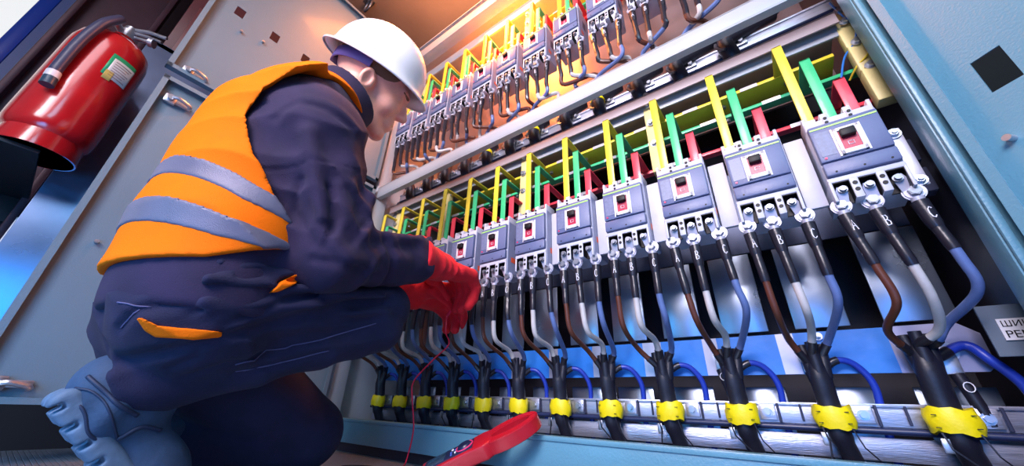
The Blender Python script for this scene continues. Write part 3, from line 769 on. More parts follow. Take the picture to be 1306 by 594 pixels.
# ------------------------------------------------------------------ breakers
rnd = random.Random(11)
NB = 12
POLE = .035
def ordinal(k): return ['rightmost', 'second-from-right', 'third-from-right', 'fourth-from-right', 'fifth-from-right', 'sixth-from-right',
                        'sixth-from-left', 'fifth-from-left', 'fourth-from-left', 'third-from-left', 'second-from-left', 'leftmost'][k]
TIN = mat('pale tinned copper', (.50, .50, .60), .45, .35, bump=.15, bscale=90, var=.08, vscale=20)
def make_breaker():
    """origin at the middle of the front face bottom; z up; +y into the cabinet"""
    r = empty('circuit_breaker')
    m = MB(); m.b2((-.051, .010, .035), (.051, .098, .178), .003); m.b2((-.051, .0335, .000), (.051, .098, .040), .002)
    m.build('case', BGREY, r, auto=True)
    # lower terminal block: front slab with three open pockets
    m = MB()
    for i in range(4):
        x0 = [-.0515, -.0235, .0115, .0465][i]; x1 = [-.0465, -.0115, .0235, .0515][i]; m.b2((x0, .006, -.004), (x1, .034, .040), .0015)
    m.b2((-.0515, .006, .034), (.0515, .034, .044), .0015)
    for x in (-.0175, .0175):
        for z in (.012, .024): m.sphere((x, .0062, z), (.0034, .0006, .0034), 6)
    tb = m.build('terminal_block', BGREY, r, auto=True)
    for x in (-POLE, 0, POLE): MB().b2((x - .0115, .0290, -.002), (x + .0115, .033, .034)).b2((x - .0115, .0075, .0325), (x + .0115, .030, .0345)).b2((x - .0119, .0075, -.002), (x - .0109, .030, .034)).b2((x + .0109, .0075, -.002), (x + .0119, .030, .034)).build('pocket', BLK, tb)
    for x in (-.0175, .0175):
        for z in (.012, .025): MB().cyl((x, .0048, z), (x, .0062, z), .0036, 10).build('screw_hole', BLK, tb)
    # upper terminal block: comb
    m = MB()
    for i, (x0, x1) in enumerate(((-.0515, -.0455), (-.0235, -.0115), (.0115, .0235), (.0455, .0515))):
        m.b2((x0, .012, .160), (x1, .060, .192), .0015)
        if 0 < i < 3: m.b2((x0 + .002, .008, .158), (x1 - .002, .014, .180), .001)
    m.b2((-.0515, .018, .155), (.0515, .060, .168), .0015)
    ut = m.build('terminal_block', BGREY, r, auto=True)
    for x in (-.0175, .0175):
        for z in (.166, .176): MB().cyl((x, .0066, z), (x, .0082, z), .0030, 10).build('screw_hole', BLK, ut)
    # covers
    m = MB(); m.b2((-.050, .000, .076), (.050, .016, .160), .003); c = m.build('cover', BBLUE, r, auto=True)
    m = MB(); m.b2((-.050, .000, .046), (.050, .016, .0735), .003); lc = m.build('lower_cover', BBLUE, r, auto=True)
    for x in (-.035, .003, .038): MB().cyl((x, -.0006, .052), (x, .0005, .052), .0018, 8).build('screw', BLK, lc)
    MB().b2((-.048, -.0008, .1495), (.048, .0005, .1525)).build('stripe', LIME, c)
    m = MB(); m.b2((-.045, -.0006, .088), (-.023, .0005, .142), .0); m.build('rating_plate', mat('faint grey rating plate', (.15, .18, .30), .4, var=.2, vscale=120), c)
    MB().cyl((-.041, -.0016, .083), (-.041, .0005, .083), .0022, 10).build('test_button', mat('magenta red button', (.80, .02, .12), .4), c)
    # toggle frame and lever
    m = MB(); m.b2((-.018, -.0045, .081), (-.0125, .002, .139), .001); m.b2((.0125, -.0045, .081), (.018, .002, .139), .001); m.b2((-.018, -.0045, .081), (.018, .002, .090), .001); m.b2((-.018, -.0045, .132), (.018, .002, .139), .001)
    m.b2((-.0215, -.002, .079), (-.018, .002, .141), .0008); m.b2((.018, -.002, .079), (.0215, .002, .141), .0008)
    tf = m.build('toggle_frame', WHITEP, r, auto=True)
    MB().b2((-.0125, -.0015, .090), (.0125, .001, .132)).build('toggle_face', TOGR, tf)
    MB().b2((-.0105, -.0120, .115), (.0105, .000, .131), .002).build('toggle_lever', BLK, tf, auto=True)
    m = MB(); m.tube([(-.004, -.002, .099), (-.004, -.002, .106), (.004, -.002, .106), (.004, -.002, .099), (-.004, -.002, .099)], .0007, 4); m.build('mark', WHITEP, tf)
    # right side sheet with an orange red warning mark
    sd = MB().b2((.0512, .014, .004), (.0524, .095, .170)).build('side_sheet', mat('blue grey side sheet', (.24, .28, .42), .4, var=.1, vscale=20), r)
    MB().b2((.0524, .030, .040), (.0528, .050, .056)).build('warning_mark', mat('orange red mark', (.75, .10, .03), .5), sd)
    MB().b2((.0524, .045, .085), (.0528, .070, .125)).build('vent', mat('dark blue vent', (.05, .06, .11), .5), sd)
    return r
BRK = make_breaker()
def place_breakers():
    for t, (tier, z) in enumerate((('lower', .352), ('upper', .352 + TIER))):
        for k in range(NB):
            o = BRK if (t == 0 and k == 0) else copy_tree(BRK)
            o.location = (XS[k], .765 + (0 if t == 0 else .008), z)
            lab = {0: 'slate blue breaker beside the bare steel link bar, lower row'}.get(k, '%s slate blue breaker of the lower row' % ordinal(k)) if t == 0 else \
                  '%s breaker of the upper row above the grey beam' % ordinal(k)
            setp(o, lab, 'circuit breaker', 'three pole breakers in the %s row' % tier)
# ------------------------------------------------------------------ busbars, droppers, insulators
def boxbar(lo, hi, b=.0015): return MB().b2(lo, hi, b)
def busbars():
    for t, dz in enumerate((0, TIER)):
        where = ('behind the lower breakers', 'behind the upper breakers')[t]
        for nm, z, mt, y1 in (('yellow', .788, YEL, .985), ('green', .722, GRN, .930), ('red', .626, REDP, .925)):
            o = boxbar((XL + .01, .905, z + dz - .005), (.300 if nm != 'yellow' else .262, y1, z + dz + .005)).build('busbar', mt, auto=True)
            setp(o, 'long %s painted horizontal busbar %s' % (nm, where), 'busbar', 'long horizontal busbars')
            # white joints where the paint is left off, on the front edge
            for k in range(NB):
                x = XS[k] + {'yellow': -.085, 'green': -.050, 'red': -.015}[nm]
                MB().b2((x - .035, .9040, z + dz - .0052), (x + .004, .9052, z + dz + .0052)).build('bare_edge', mat('bare tinned edge', (.72, .66, .72), .35, .4), o)
                x = XS[k] - .02; MB().cyl((x, .935 if nm == 'yellow' else .915, z + dz - .005), (x, .935 if nm == 'yellow' else .915, z + dz - .013), .006, 6).build('bolt', STEEL, o)
        for k in range(NB):
            for nm, dx, top, mt in (('yellow', -POLE, .790, YEL), ('green', 0, .720, GRN), ('red', POLE, .636, REDP)):
                x = XS[k] + dx; w = .0095; y0 = .806; b = .505 + .02
                m = MB(); tw = .0045
                m.b2((x - w, y0, b), (x + w, y0 + tw, top + dz - dz), .0012)
                m.b2((x - w, y0, top - tw), (x + w, .906, top), .0012)
                for v_i in range(len(m.v)): m.v[v_i] = (m.v[v_i][0], m.v[v_i][1], m.v[v_i][2] + dz)
                o = m.build('busbar_dropper', mt, auto=True)
                tierw = ('lower', 'upper')[t]
                lab = '%s bent flat bar rising from the %s %s row breaker' % (nm, ordinal(k), tierw)
                setp(o, lab, 'busbar strip', '%s droppers of the %s row' % (nm, tierw))
                f = MB().b2((x - w - .0006, y0 - .0012, .515 + dz), (x + w + .0006, y0 + tw, .556 + dz if nm == 'yellow' else .545 + dz), .0008).build('bare_foot', mat('tinned foot', (.70, .68, .78), .35, .5, var=.1), o, auto=True)
                MB().cyl((x, y0 - .005, .528 + dz), (x, y0 - .001, .528 + dz), .005, 6).build('bolt', STEEL, f)
        places = ['beside the right cabinet post', 'by the fourth lower breaker', 'left of the sixth lower breaker', 'by the ninth lower breaker', 'at the left end of the row'] if t == 0 else \
                 ['of the upper row at its right end', 'of the upper row by its fourth breaker', 'of the upper row by its sixth breaker', 'of the upper row by its ninth breaker', 'of the upper row at its left end']
        for j, x in enumerate((.292, -.160, -.612, -1.020, -1.352)):
            r = empty('busbar_support', (x, .872, .59 + dz), 'pale yellow resin busbar support with bolts, ' + places[j], 'insulator', 'pale yellow busbar supports')
            steps = ((0, .090), (.091, .168), (.169, .238), (.239, .290))
            m = MB()
            for i, (a, b) in enumerate(steps): m.b2((-.017, -.012 + .004 * i, a), (.017, .020, b), .003)
            m.build('resin_body', INSUL, r, auto=True)
            for z in (.094, .170, .240, .278):
                m = MB(); m.cyl((0, -.020, z), (0, -.010, z), .0070, 6); m.cyl((0, -.013, z), (0, -.0115, z), .0105, 16); m.build('bolt', STEEL, r, auto=True)
    m = MB()
# ------------------------------------------------------------------ cables
def stroke(letter, s):
    L = {'A': [[(-.5, -.9), (0, .9), (.5, -.9)], [(-.3, -.2), (.34, -.15)]],
         'B': [[(-.4, -.9), (-.38, .9), (.1, .85), (.35, .5), (.1, .1), (-.35, .02)], [(.05, .05), (.48, -.3), (.35, -.8), (-.4, -.9)]],
         'C': [[(.4, .65), (.05, .92), (-.35, .55), (-.45, -.1), (-.3, -.7), (.1, -.92), (.45, -.6)]]}[letter]
    return [[(x * s * .62, y * s) for x, y in st] for st in L]
def cable(x0, xl, yl, zl, lane, letter, colm, far, joint, rr, tier, k, seed):
    """x0: pole position in the breaker; xl,yl,zl: centre of the lug bolt; joint: where it enters the bundle boot"""
    rn = random.Random(seed)
    colname = {'A': 'brown', 'B': 'pale grey', 'C': 'blue'}[letter]
    c = empty('power_cable', (xl, yl, zl), None, 'cable', 'phase cables of the %s row' % tier)
    c['label'] = '%s cable lettered %s on the %s breaker, %s row' % (colname, letter, ordinal(k), tier)
    inv = Vector((-xl, -yl, -zl))
    def Q(p): return Vector(p) + inv
    # tinned lug: flat tongue from the pocket, round eye at the bolt
    m = MB(); a = Vector((x0, yl - .012, zl + .031)); b = Vector((xl, yl, zl)); d = (b - a).normalized(); s = Vector((d.z, 0, -d.x)).normalized()
    for q0, q1, w0, w1 in ((a, b, .0072, .0120),):
        P4 = [q0 - s * w0, q0 + s * w0, q1 + s * w1, q1 - s * w1]; y = Vector((0, .0025, 0))
        m.add([Q(v) for v in P4] + [Q(v + y) for v in P4], [(0, 1, 2, 3), (7, 6, 5, 4), (0, 4, 5, 1), (1, 5, 6, 2), (2, 6, 7, 3), (3, 7, 4, 0)])
    m.cyl(Q(b + Vector((0, .0028, 0))), Q(b), .0150, 20); m.cyl(Q(b + Vector((0, -.001, -.010))), Q(b + Vector((0, .002, -.026))), .0085, 12)
    lug = m.build('cable_lug', TIN, c, auto=True)
    wsh = MB().cyl((0, -.0005, 0), (0, -.0026, 0), .0128, 24).build('washer', TIN, lug, auto=True)
    m = MB(); m.cyl((0, -.0026, 0), (0, -.0095, 0), .0088, 6); m.cyl((0, -.0095, 0), (0, -.0105, 0), .0070, 14); m.build('bolt', BOLTM, lug, auto=True)
    m = MB(); m.cyl(Q((x0, yl - .0190, zl + .026)), Q((x0, yl - .0095, zl + .026)), .0050, 12); m.cyl(Q((x0, yl - .0135, zl + .026)), Q((x0, yl - .0095, zl + .026)), .0070, 14); m.build('screw', BOLTM, lug, auto=True)
    if far < 2:
        for tt in (-.0035, .0035): pass
    # run of the cable
    p0 = Vector((xl, yl + .001, zl - .018)); j = Vector(joint)
    dirx = rn.uniform(-.006, .006)
    p1 = p0 + Vector((lane[0] * .15 + dirx * .3, .001, -.050)); p2 = p0 + Vector((lane[0] * .35 + dirx * .7, .003, -.100))
    p3 = p0 + Vector((lane[0] * .6 + dirx, lane[1] * .55, -.155 + lane[2]))
    path = spline([p0, p1, p2, p3] + [Vector(q) for q in lane[3]] + [j], 7)
    # split by length
    acc = [0]
    for i in range(1, len(path)): acc.append(acc[-1] + (path[i] - path[i - 1]).length)
    def seg(a, b): return [path[i] for i in range(len(path)) if a <= acc[i] <= b]
    L = acc[-1]; s1 = .046 + rn.uniform(-.003, .003); s2 = (.094 if tier == 'lower' else .125) + rn.uniform(-.008, .014)
    def pts(a, b):
        out = []; n = max(3, int((b - a) / .008))
        for q in range(n + 1):
            t = a + (b - a) * q / n; i = min(range(1, len(acc)), key=lambda i: (acc[i] < t, acc[i])); f = (t - acc[i - 1]) / max(1e-9, acc[i] - acc[i - 1]); out.append(path[i - 1].lerp(path[i], min(1, max(0, f))))
        return out
    n = 12 if far < 2 else 8
    m = MB(); A1 = pts(0, s1); m.tube([Q(v) for v in A1], [lerp(.0112, .0098, i / (len(A1) - 1)) if i < len(A1) - 1 else .0085 for i in range(len(A1))], n)
    sh = m.build('heat_shrink', SHRINK, c, auto=True)
    m = MB(); A2 = pts(s1 - .002, s2); m.tube([Q(v) for v in A2], [.0080] * (len(A2) - 1) + [.0074], n); m.build('sleeve', SHRINK, c, auto=True)
    m = MB(); A3 = pts(s2 - .002, L - .020); m.tube([Q(v) for v in A3], rr, n); m.build('sheath', colm, c, auto=True)
    m = MB(); A4 = pts(L - .024, L); m.tube([Q(v) for v in A4], rr + .0012, n); m.build('end_sleeve', SHRINK, c, auto=True)
    if tier == 'lower' or k < 8:
        mid = pts(s1 * .5, s1 * .55)[0]; m = MB(); up = (p0 - p1).normalized(); rt = Vector((1, .0, 0))
        fwd = Vector((0.18, -1, -.1)).normalized(); rt = up.cross(fwd).normalized() * -1
        if rt.x < 0: rt = -rt
        for st in stroke(letter, .0105):
            m.tube([Q(mid + rt * x + up * y + fwd * (.0108 - 20 * abs(x) ** 2)) for x, y in st], .00085, 5)
        m.build('painted_letter', LETTER, sh)
    return c
def bundles():
    rl = random.Random(5)
    for t, dz in enumerate((0, TIER)):
        tier = ('lower', 'upper')[t]
        for k in range(NB):
            bx = XS[k]; far = 0 if k < 3 else (1 if k < 6 else 2)
            if t == 0: J = Vector((bx, .922, .100 + (.008 if k == 0 else 0)))
            else: J = Vector((bx + .012 * math.sin(k * 2.1), .885, 1.02 - .75 * 0 - .03))
            # three phase cables
            for i, (letter, colm) in enumerate((('A', BROWNW), ('B', GREYW), ('C', BLUEW))):
                x0 = bx + (-POLE, 0, POLE)[i]; xl = bx + (-.044, -.003, .048)[i]; zl = .344 + (.002, 0, 0)[i] + dz
                j = J + Vector(((-.013, -.002, .012)[i], (-.004, -.012, .000)[i], (.0, .012, .010)[i]))
                if t == 0:
                    if k == 0: lane = [(.025, .03, 0, [(bx - .038, .872, .140)]), (.040, .045, .005, [(bx + .022, .872, .138)]), (.022, .055, .010, [(bx + .040, .90, .150), (bx + .022, .903, .125)])][i]
                    else:
                        a = rl.uniform(-.008, .010)
                        lane = [(.006 + a, .035, .000, [(bx - .034 + a, .885, .137)]), (.010 + a, .03, .0, [(bx + .002 + a, .880, .150)]), (.000 + a, .045, .010, [(bx + .030, .905, .137)])][i]
                    path_extra = lane
                    cable(x0, xl, .790, zl, lane, letter, colm, far, j, .0066 if i else .0060, tier, k, k * 10 + i)
                else:
                    a = rl.uniform(-.035, .055); lane = (.004 + a * .4, .02, .03 * rl.random(), [(bx + a * 1.5, .845, 1.03 + .02 * rl.random()), (bx + a * 1.2 + .03 * math.sin(k * 3 + i), .86, 1.00)])
                    j.z = 1.02 - .05 + .012 * i
                    cable(x0, xl, .796, zl, lane, letter, colm, 2, j, .0074, tier, k, 500 + k * 10 + i)
            # bundle boot with its yellow wrap, running down through the clamp rail
            R = .0185 * (1.10 if k == 0 else 1.0)
            if t == 0:
                b = empty('cable_bundle', (bx, .928, -.12), 'black cable bundle in yellow wrap under the %s lower breaker' % ordinal(k), 'cable bundle', 'bundles on the lower clamp rail')
                inv = Vector((-bx, -.928, .12))
                body = spline([J + Vector((0, 0, .012)), J + Vector((.0, 0, -.035)), Vector((bx, .928, .030)), Vector((bx + .002, .928, -.020)), Vector((bx + .012, .945, -.075)), Vector((bx + .016, .955, -.140))], 6)
                rr = [.0130, .0145, .0155, .0165, .0175, .0185] + [R] * 40
                MBb = MB().tube([v + inv for v in body], [rr[i] * R / .0185 if i < 6 else (R if i < 20 else R * .85) for i in range(len(body))], 20, flat=.85)
                for dx, dy, dh in ((-.012, 0, .030), (.000, -.010, .034), (.013, .002, .030)):
                    MBb.tube([J + inv + Vector((dx * .6, dy * .5, -.03)), J + inv + Vector((dx, dy, .0)), J + inv + Vector((dx * 1.2, dy * 1.2, dh))], [.011, .0095, .0085], 12)
                MBb.build('boot', BLACK, b, auto=True)
                # wrap
                n = 28; vs = []; fs = []; H = 9
                for i in range(H):
                    z = lerp(-.013, .023, i / (H - 1)); bul = 1.0 + .10 * math.sin(PI * i / (H - 1))
                    for q in range(n):
                        an = 2 * PI * q / n; rx = (R + .0085) * bul + .0012 * math.sin(5 * an + i * .8 + k); ry = (R + .003) * bul
                        vs.append(Vector((bx + .001 + rx * math.cos(an), .925 + ry * math.sin(an), z + .0022 * math.sin(2 * an + k) + .0015 * math.sin(7 * an))) + inv)
                for i in range(H - 1):
                    for q in range(n): fs.append((i * n + q, i * n + (q + 1) % n, (i + 1) * n + (q + 1) % n, (i + 1) * n + q))
                fs.append(tuple(range(n))); fs.append(tuple((H - 1) * n + q for q in range(n)))
                w = MB().add(vs, fs).build('yellow_wrap', TAPE, b, auto=True)
                if k < 5:
                    for sx in (-1, 1):
                        for z in (.013, -.005): MB().box((sx * (R + .001), -.0225 - (.002 if k == 0 else 0), z + .12), (.006, .0012, .0012)).build('staple', BLK, w)
                # tie tails below
                if k < 9:
                    MB().tube([Vector((bx - .020, .905, -.012)) + inv, Vector((bx - .016, .903, -.034)) + inv, Vector((bx + .010 - .03 * (k % 2), .904, -.062)) + inv], .0016, 5).build('tie_tail', BLACK, b)
                    MB().tube([Vector((bx + .020, .904, -.012)) + inv, Vector((bx + .028, .903, -.040)) + inv, Vector((bx + .042, .906, -.058)) + inv], .0012, 5).build('tie_tail', BLACK, b)
                    m = MB(); m.box((-.020, -.022, .12 - .030), (.010, .004, .020), None, .001); m.build('tie_buckle', STEEL, b, auto=True)
            else:
                bx2 = [.068, -.061, -.181, -.311, -.435, -.568, -.681, -.80, -.92, -1.04, -1.16, -1.28][k]; yb = .86; zb = .925
                b = empty('cable_bundle', (bx2, yb, .86), 'dark cable bundle on the rail under the grey beam, %s one' % ordinal(k), 'cable bundle', 'bundles on the upper clamp rail')
                inv = Vector((-bx2, -yb, -.86))
                body = spline([Vector((J.x, .885, .985)), Vector((lerp(J.x, bx2, .6), .87, .960)), Vector((bx2, yb, zb + .012)), Vector((bx2 + .004, yb + .004, .885)), Vector((bx2 + .012, .885, .868))], 6)
                MB().tube([v + inv for v in body], .021, 16).build('boot', BLACK, b, auto=True)
                if k in (3, 5, 7): 
                    MB().tube([Vector((bx2, yb, zb + .006)) + inv, Vector((bx2, yb, zb + .018)) + inv], .0235, 16).build('yellow_wrap', TAPE, b, auto=True)
                m = MB()
                for a0 in (0, 1):
                    m.tube([Vector((bx2 - .024, yb - .004, zb + .012)) + inv, Vector((bx2 - .026, yb - .012, zb - .008)) + inv, Vector((bx2 - .018, yb - .018, zb - .028)) + inv, Vector((bx2 - .006, yb - .020, zb - .036)) + inv], .0042, 6)
                m.build('clamp_strap', STEEL, b, auto=True)
            # neutral loop at the side of the bundle
            if t == 0:
                n0 = J + Vector((.012, .012, -.010))
                if k == 0: lp = [n0, n0 + Vector((.045, .010, .022)), Vector((.262, .935, .095)), Vector((.284, .94, .055)), Vector((.288, .945, .0)), Vector((.287, .955, -.12))]
                else: lp = [n0, n0 + Vector((.022, .004, .012)), n0 + Vector((.045, .012, .004)), n0 + Vector((.062, .022, -.030)), Vector((bx + .071, .965, .0)), Vector((bx + .068, .975, -.12))]
                pp = spline(lp, 8); rr_ = .0075 if k == 0 else .0060
                c = empty('neutral_cable', lp[-1], 'deep blue cable looping from the bundle under the %s lower breaker' % ordinal(k), 'cable', 'deep blue neutral loops')
                iv = -Vector(lp[-1]); MB().tube([v + iv for v in pp], rr_, 12).build('sheath', NBLUE, c, auto=True)
                MB().tube([v + iv for v in pp[:9 if k else 5]], rr_ + .0012, 12).build('end_sleeve', SHRINK, c, auto=True)
def rails():
    # lower rail: folded channel with slotted face and a clamp plate beside each bundle
    for t, (y, z0, z1, yy, zz) in enumerate(((.950, -.0085, .0285, 0, 0), (.885, .905, .945, 0, 0))):
        r = empty('clamp_rail', (-.558, y, z0), ('bright folded aluminium clamp rail carrying the yellow wrapped bundles', 'bright clamp rail under the grey beam carrying dark bundles')[t], 'rail', 'cable clamp rails')
        iv = Matrix.Translation((.558, -y, -z0))
        def P(m, nm, mt, **k2):
            o = m.build(nm, mt, r, **k2); o.matrix_parent_inverse = iv; return o
        m = MB(); m.b2((XL, y, z0), (XR + .02, y + .003, z1), .001); m.b2((XL, y, z1 - .002), (XR + .02, y + .030, z1), .001); m.b2((XL, y - .004, z1 - .006), (XR + .02, y + .002, z1), .001)
        P(m, 'channel', ALU, auto=True)
        m = MB(); m.b2((XL, y + .006, z0 - .052 if t == 0 else z0 - .03), (XR + .02, y + .009, z0 - .016), .001); P(m, 'lower_flange', ALU, auto=True)
        P(MB().tube([(XL, y - .004, z0 - .006), (XR + .02, y - .004, z0 - .006)], .0055, 10), 'edge_tube', mat('blue black hose', (.02, .03, .09), .35), auto=True)
        xs = [XS[k] for k in range(NB)] if t == 0 else [.068, -.061, -.181, -.311, -.435, -.568, -.681, -.80, -.92, -1.04, -1.16, -1.28]
        for x in xs:
            if t == 0:
                m = MB(); m.b2((x + .030, y - .006, z0 + .004), (x + .058, y, z1 - .004), .0015); cp = P(m, 'clamp_plate', ALU, auto=True)
                m = MB(); m.cyl((x + .044, y - .012, z0 + .018), (x + .044, y - .006, z0 + .018), .0058, 6); m.cyl((x + .044, y - .0075, z0 + .018), (x + .044, y - .006, z0 + .018), .0088, 16)
                o = m.build('bolt', STEEL, cp, auto=True)
                P(MB().b2((x + .0605, y - .0070, z0 + .001), (x + .065, y + .0, z1 - .002), .001), 'slot_lip', mat('dark slot', (.02, .02, .05), .4)); P(MB().b2((x - .046, y - .0045, z0 + .004), (x - .042, y + .0, z1 - .003), .001), 'slot_lip', mat('dark slot', (.02, .02, .05), .4))
            else:
                m = MB(); m.cyl((x + .034, y - .016, z0 + .026), (x + .034, y, z0 + .026), .006, 6); m.box((x + .034, y - .004, z0 + .024), (.030, .006, .016), None, .001); P(m, 'clamp_plate', STEEL, auto=True)
    # the blue neutral bar
    r = empty('neutral_busbar', (-.558, .96, .118), 'long blue painted neutral bar with bare patches behind the cables', 'busbar'); iv = Matrix.Translation((.558, -.96, -.118))
    def P(m, nm, mt, par=None, **k2):
        o = m.build(nm, mt, r, **k2); o.matrix_parent_inverse = iv; return o
    m = MB(); poly = [(XL + .02, .080), (.262, .080), (.272, .090), (.272, .140), (.250, .160), (XL + .02, .160)]
    m.prism(poly, -.966, -.958, Matrix(((1, 0, 0, 0), (0, 0, -1, 0), (0, 1, 0, 0), (0, 0, 0, 1)))); P(m, 'bar', PENB, auto=True)
    m = MB(); m.prism([(.160, .0795), (.2625, .0795), (.2725, .090), (.2725, .140), (.250, .1605), (.160, .1605)], -.9665, -.9570, Matrix(((1, 0, 0, 0), (0, 0, -1, 0), (0, 1, 0, 0), (0, 0, 0, 1)))); P(m, 'bare_end', mat('bare grey lilac metal', (.34, .34, .48), .35, .6, bump=.2, bscale=30, var=.1), auto=True)
    for k in range(1, 9):
        x = XS[k] - .052
        P(MB().b2((x, .9568, .0802), (x + (.030 if k % 3 else .045), .958, .1598)), 'bare_patch', mat('bare pale metal patch', (.50, .50, .60), .35, .5, var=.1))
    for x, z, s in ((.222, .112, 1.5), (.030, .112, 1.2), (-.125, .118, 1.1), (-.26, .12, 1.0), (.012, .148, .6), (.060, .150, .7)):
        m = MB(); m.cyl((x, .957, z), (x, .953, z), .011 * s, 24); m.cyl((x, .953, z), (x, .946, z), .0065 * s, 6); m.cyl((x, .946, z), (x, .942, z), .0036 * s, 10)
        if s > .9: m.b2((x - .007 * s, .952, z - .024 * s), (x + .007 * s, .957, z - .004), .001)
        b = P(m, 'bolt', STEEL, auto=True)
        if s > .9:
            MB().tube([(x, .950, z - .024 * s), (x + .004, .948, z - .040 * s), (x + .012, .952, z - .075 * s)], .009, 12).build('black_boot', BLACK, b, auto=True)
            m = MB(); m.tube([(x + .004 + .006 * math.cos(a), .9375 + .0 * a, z - .038 * s + .0075 * math.sin(a)) for a in [i * PI / 6 for i in range(13)]], .0008, 5); m.build('painted_ring', LETTER, b)
    # white boards between the breakers, and the link bar on the right
    for k in range(5):
        x = (XS[k] + XS[k + 1]) * .5
        o = MB().b2((x - .0165, .802, .358), (x + .0165, .812, .519), .002).build('spacer_board', BARD, auto=True)
        setp(o, 'pale upright board just left of the %s lower breaker' % ordinal(k), 'board', 'pale boards between the breakers')
    r = empty('link_bar', (.255, .815, .36), 'bare steel link bar with two bolts, between the rightmost lower breaker and the cabinet post', 'metal bar')
    MB().b2((-.011, 0, .004), (.011, .005, .128), .0015).build('strip', mat('tinned strip', (.70, .70, .78), .35, .6, bump=.2, bscale=60, var=.1), r, auto=True)
    for z in (.014, .116):
        m = MB(); m.cyl((0, 0, z), (0, -.003, z), .0105, 20); m.cyl((0, -.003, z), (0, -.010, z), .0070, 6); m.cyl((0, -.010, z), (0, -.013, z), .004, 10); m.build('bolt', STEEL, r, auto=True)
    for i, (z0, z1) in enumerate(((.400, .452), (.468, .520))):
        o = MB().b2((.232, .905, z0 - .01), (.302, .935, z1 - .01), .003).build('relay_block', mat('dark slate relay', (.07, .085, .15), .45), auto=True)
        setp(o, ('lower', 'upper')[i] + ' of two dark slate blocks behind the steel link bar', 'relay', 'dark blocks behind the link bar')
    for j, (mt, nm, pts) in enumerate(((PENB, 'blue', [(.285, .86, .905), (.292, .855, .84), (.300, .85, .80), (.288, .86, .76), (.268, .88, .745), (.250, .90, .70)]),
                                   (YEL, 'yellow', [(.303, .855, .86), (.300, .850, .82), (.306, .855, .78), (.300, .856, .72), (.275, .87, .70), (.262, .895, .69)]))):
        o = MB().tube(spline(pts, 6), .0022, 8).build('control_wire', mt, auto=True)
        setp(o, 'thin %s control wire around the rightmost pale yellow support' % nm, 'wire')
place_breakers(); busbars(); bundles(); rails()
# ------------------------------------------------------------------ left side: steel enclosure, column, extinguisher
def left_side():
    r = empty('steel_enclosure', (-2.10, .45, FLOOR), 'blue grey polished steel enclosure behind the open left door leaves', 'cabinet')
    m = MB(); m.b2((.34, -.58, 0), (.36, .70, 1.42), .002); m.b2((-.30, -.58, 0), (.34, -.56, 1.42), .002); m.b2((-.30, .68, 0), (.34, .70, 1.42)); m.b2((-.32, -.58, 0), (-.30, .70, 1.42)); m.b2((-.32, -.58, 1.40), (.36, .70, 1.42))
    m.build('casing', mat('blue steel sheet', (.20, .28, .46), .30, .75, bump=.2, bscale=10, var=.18, vscale=3), r, auto=True)
    m = MB(); m.b2((.355, -.585, 0), (.375, .70, .155)); m.b2((-.32, -.590, 0), (.37, -.575, .155)); m.build('base', mat('black under-door shade', (.004, .004, .006), .8), r)  # black strip added as the shade in the gap under the left doors
    MB().b2((-.25, -.587, .20), (.30, -.58, .62), .002).build('bright_panel', mat('scuffed bright panel', (.70, .74, .80), .4, .3, bump=.6, bscale=20, var=.2, vscale=9), r, auto=True)
    r = empty('steel_column', (-2.05, -.20, FLOOR), 'dark steel column carrying the red extinguisher', 'column')
    m = MB(); m.b2((-.06, -.17, 0), (.06, -.15, 2.75 - .0), .003); m.b2((-.06, .03, 0), (.06, .05, 2.75), .003); m.b2((-.01, -.17, 0), (.01, .05, 2.75))
    m.build('section', mat('dark brown red steel', (.07, .030, .045), .4, .3, var=.25, vscale=5), r, auto=True)
    m = MB(); m.b2((.01, -.10, EXT[2] - FLOOR - .012), (.50, .045, EXT[2] - FLOOR), .002); m.b2((.01, -.10, EXT[2] - FLOOR - .10), (.03, .045, EXT[2] - FLOOR), .002); m.build('shelf_bracket', mat('black bracket', (.02, .02, .025), .5), r, auto=True)
    r = empty('electrical_box', (-1.98, .10, 1.42 + FLOOR + .13), 'dark maroon box standing on the blue grey enclosure behind the extinguisher', 'box')
    m = MB(); m.b2((-.16, -.20, -.12), (.15, .34, .50), .004); m.build('box_body', mat('dark maroon enamel', (.14, .035, .04), .35), r, auto=True)
    MB().b2((.15, -.17, -.09), (.158, .10, .22), .002).build('lid', mat('maroon lid', (.20, .06, .06), .35), r, auto=True)
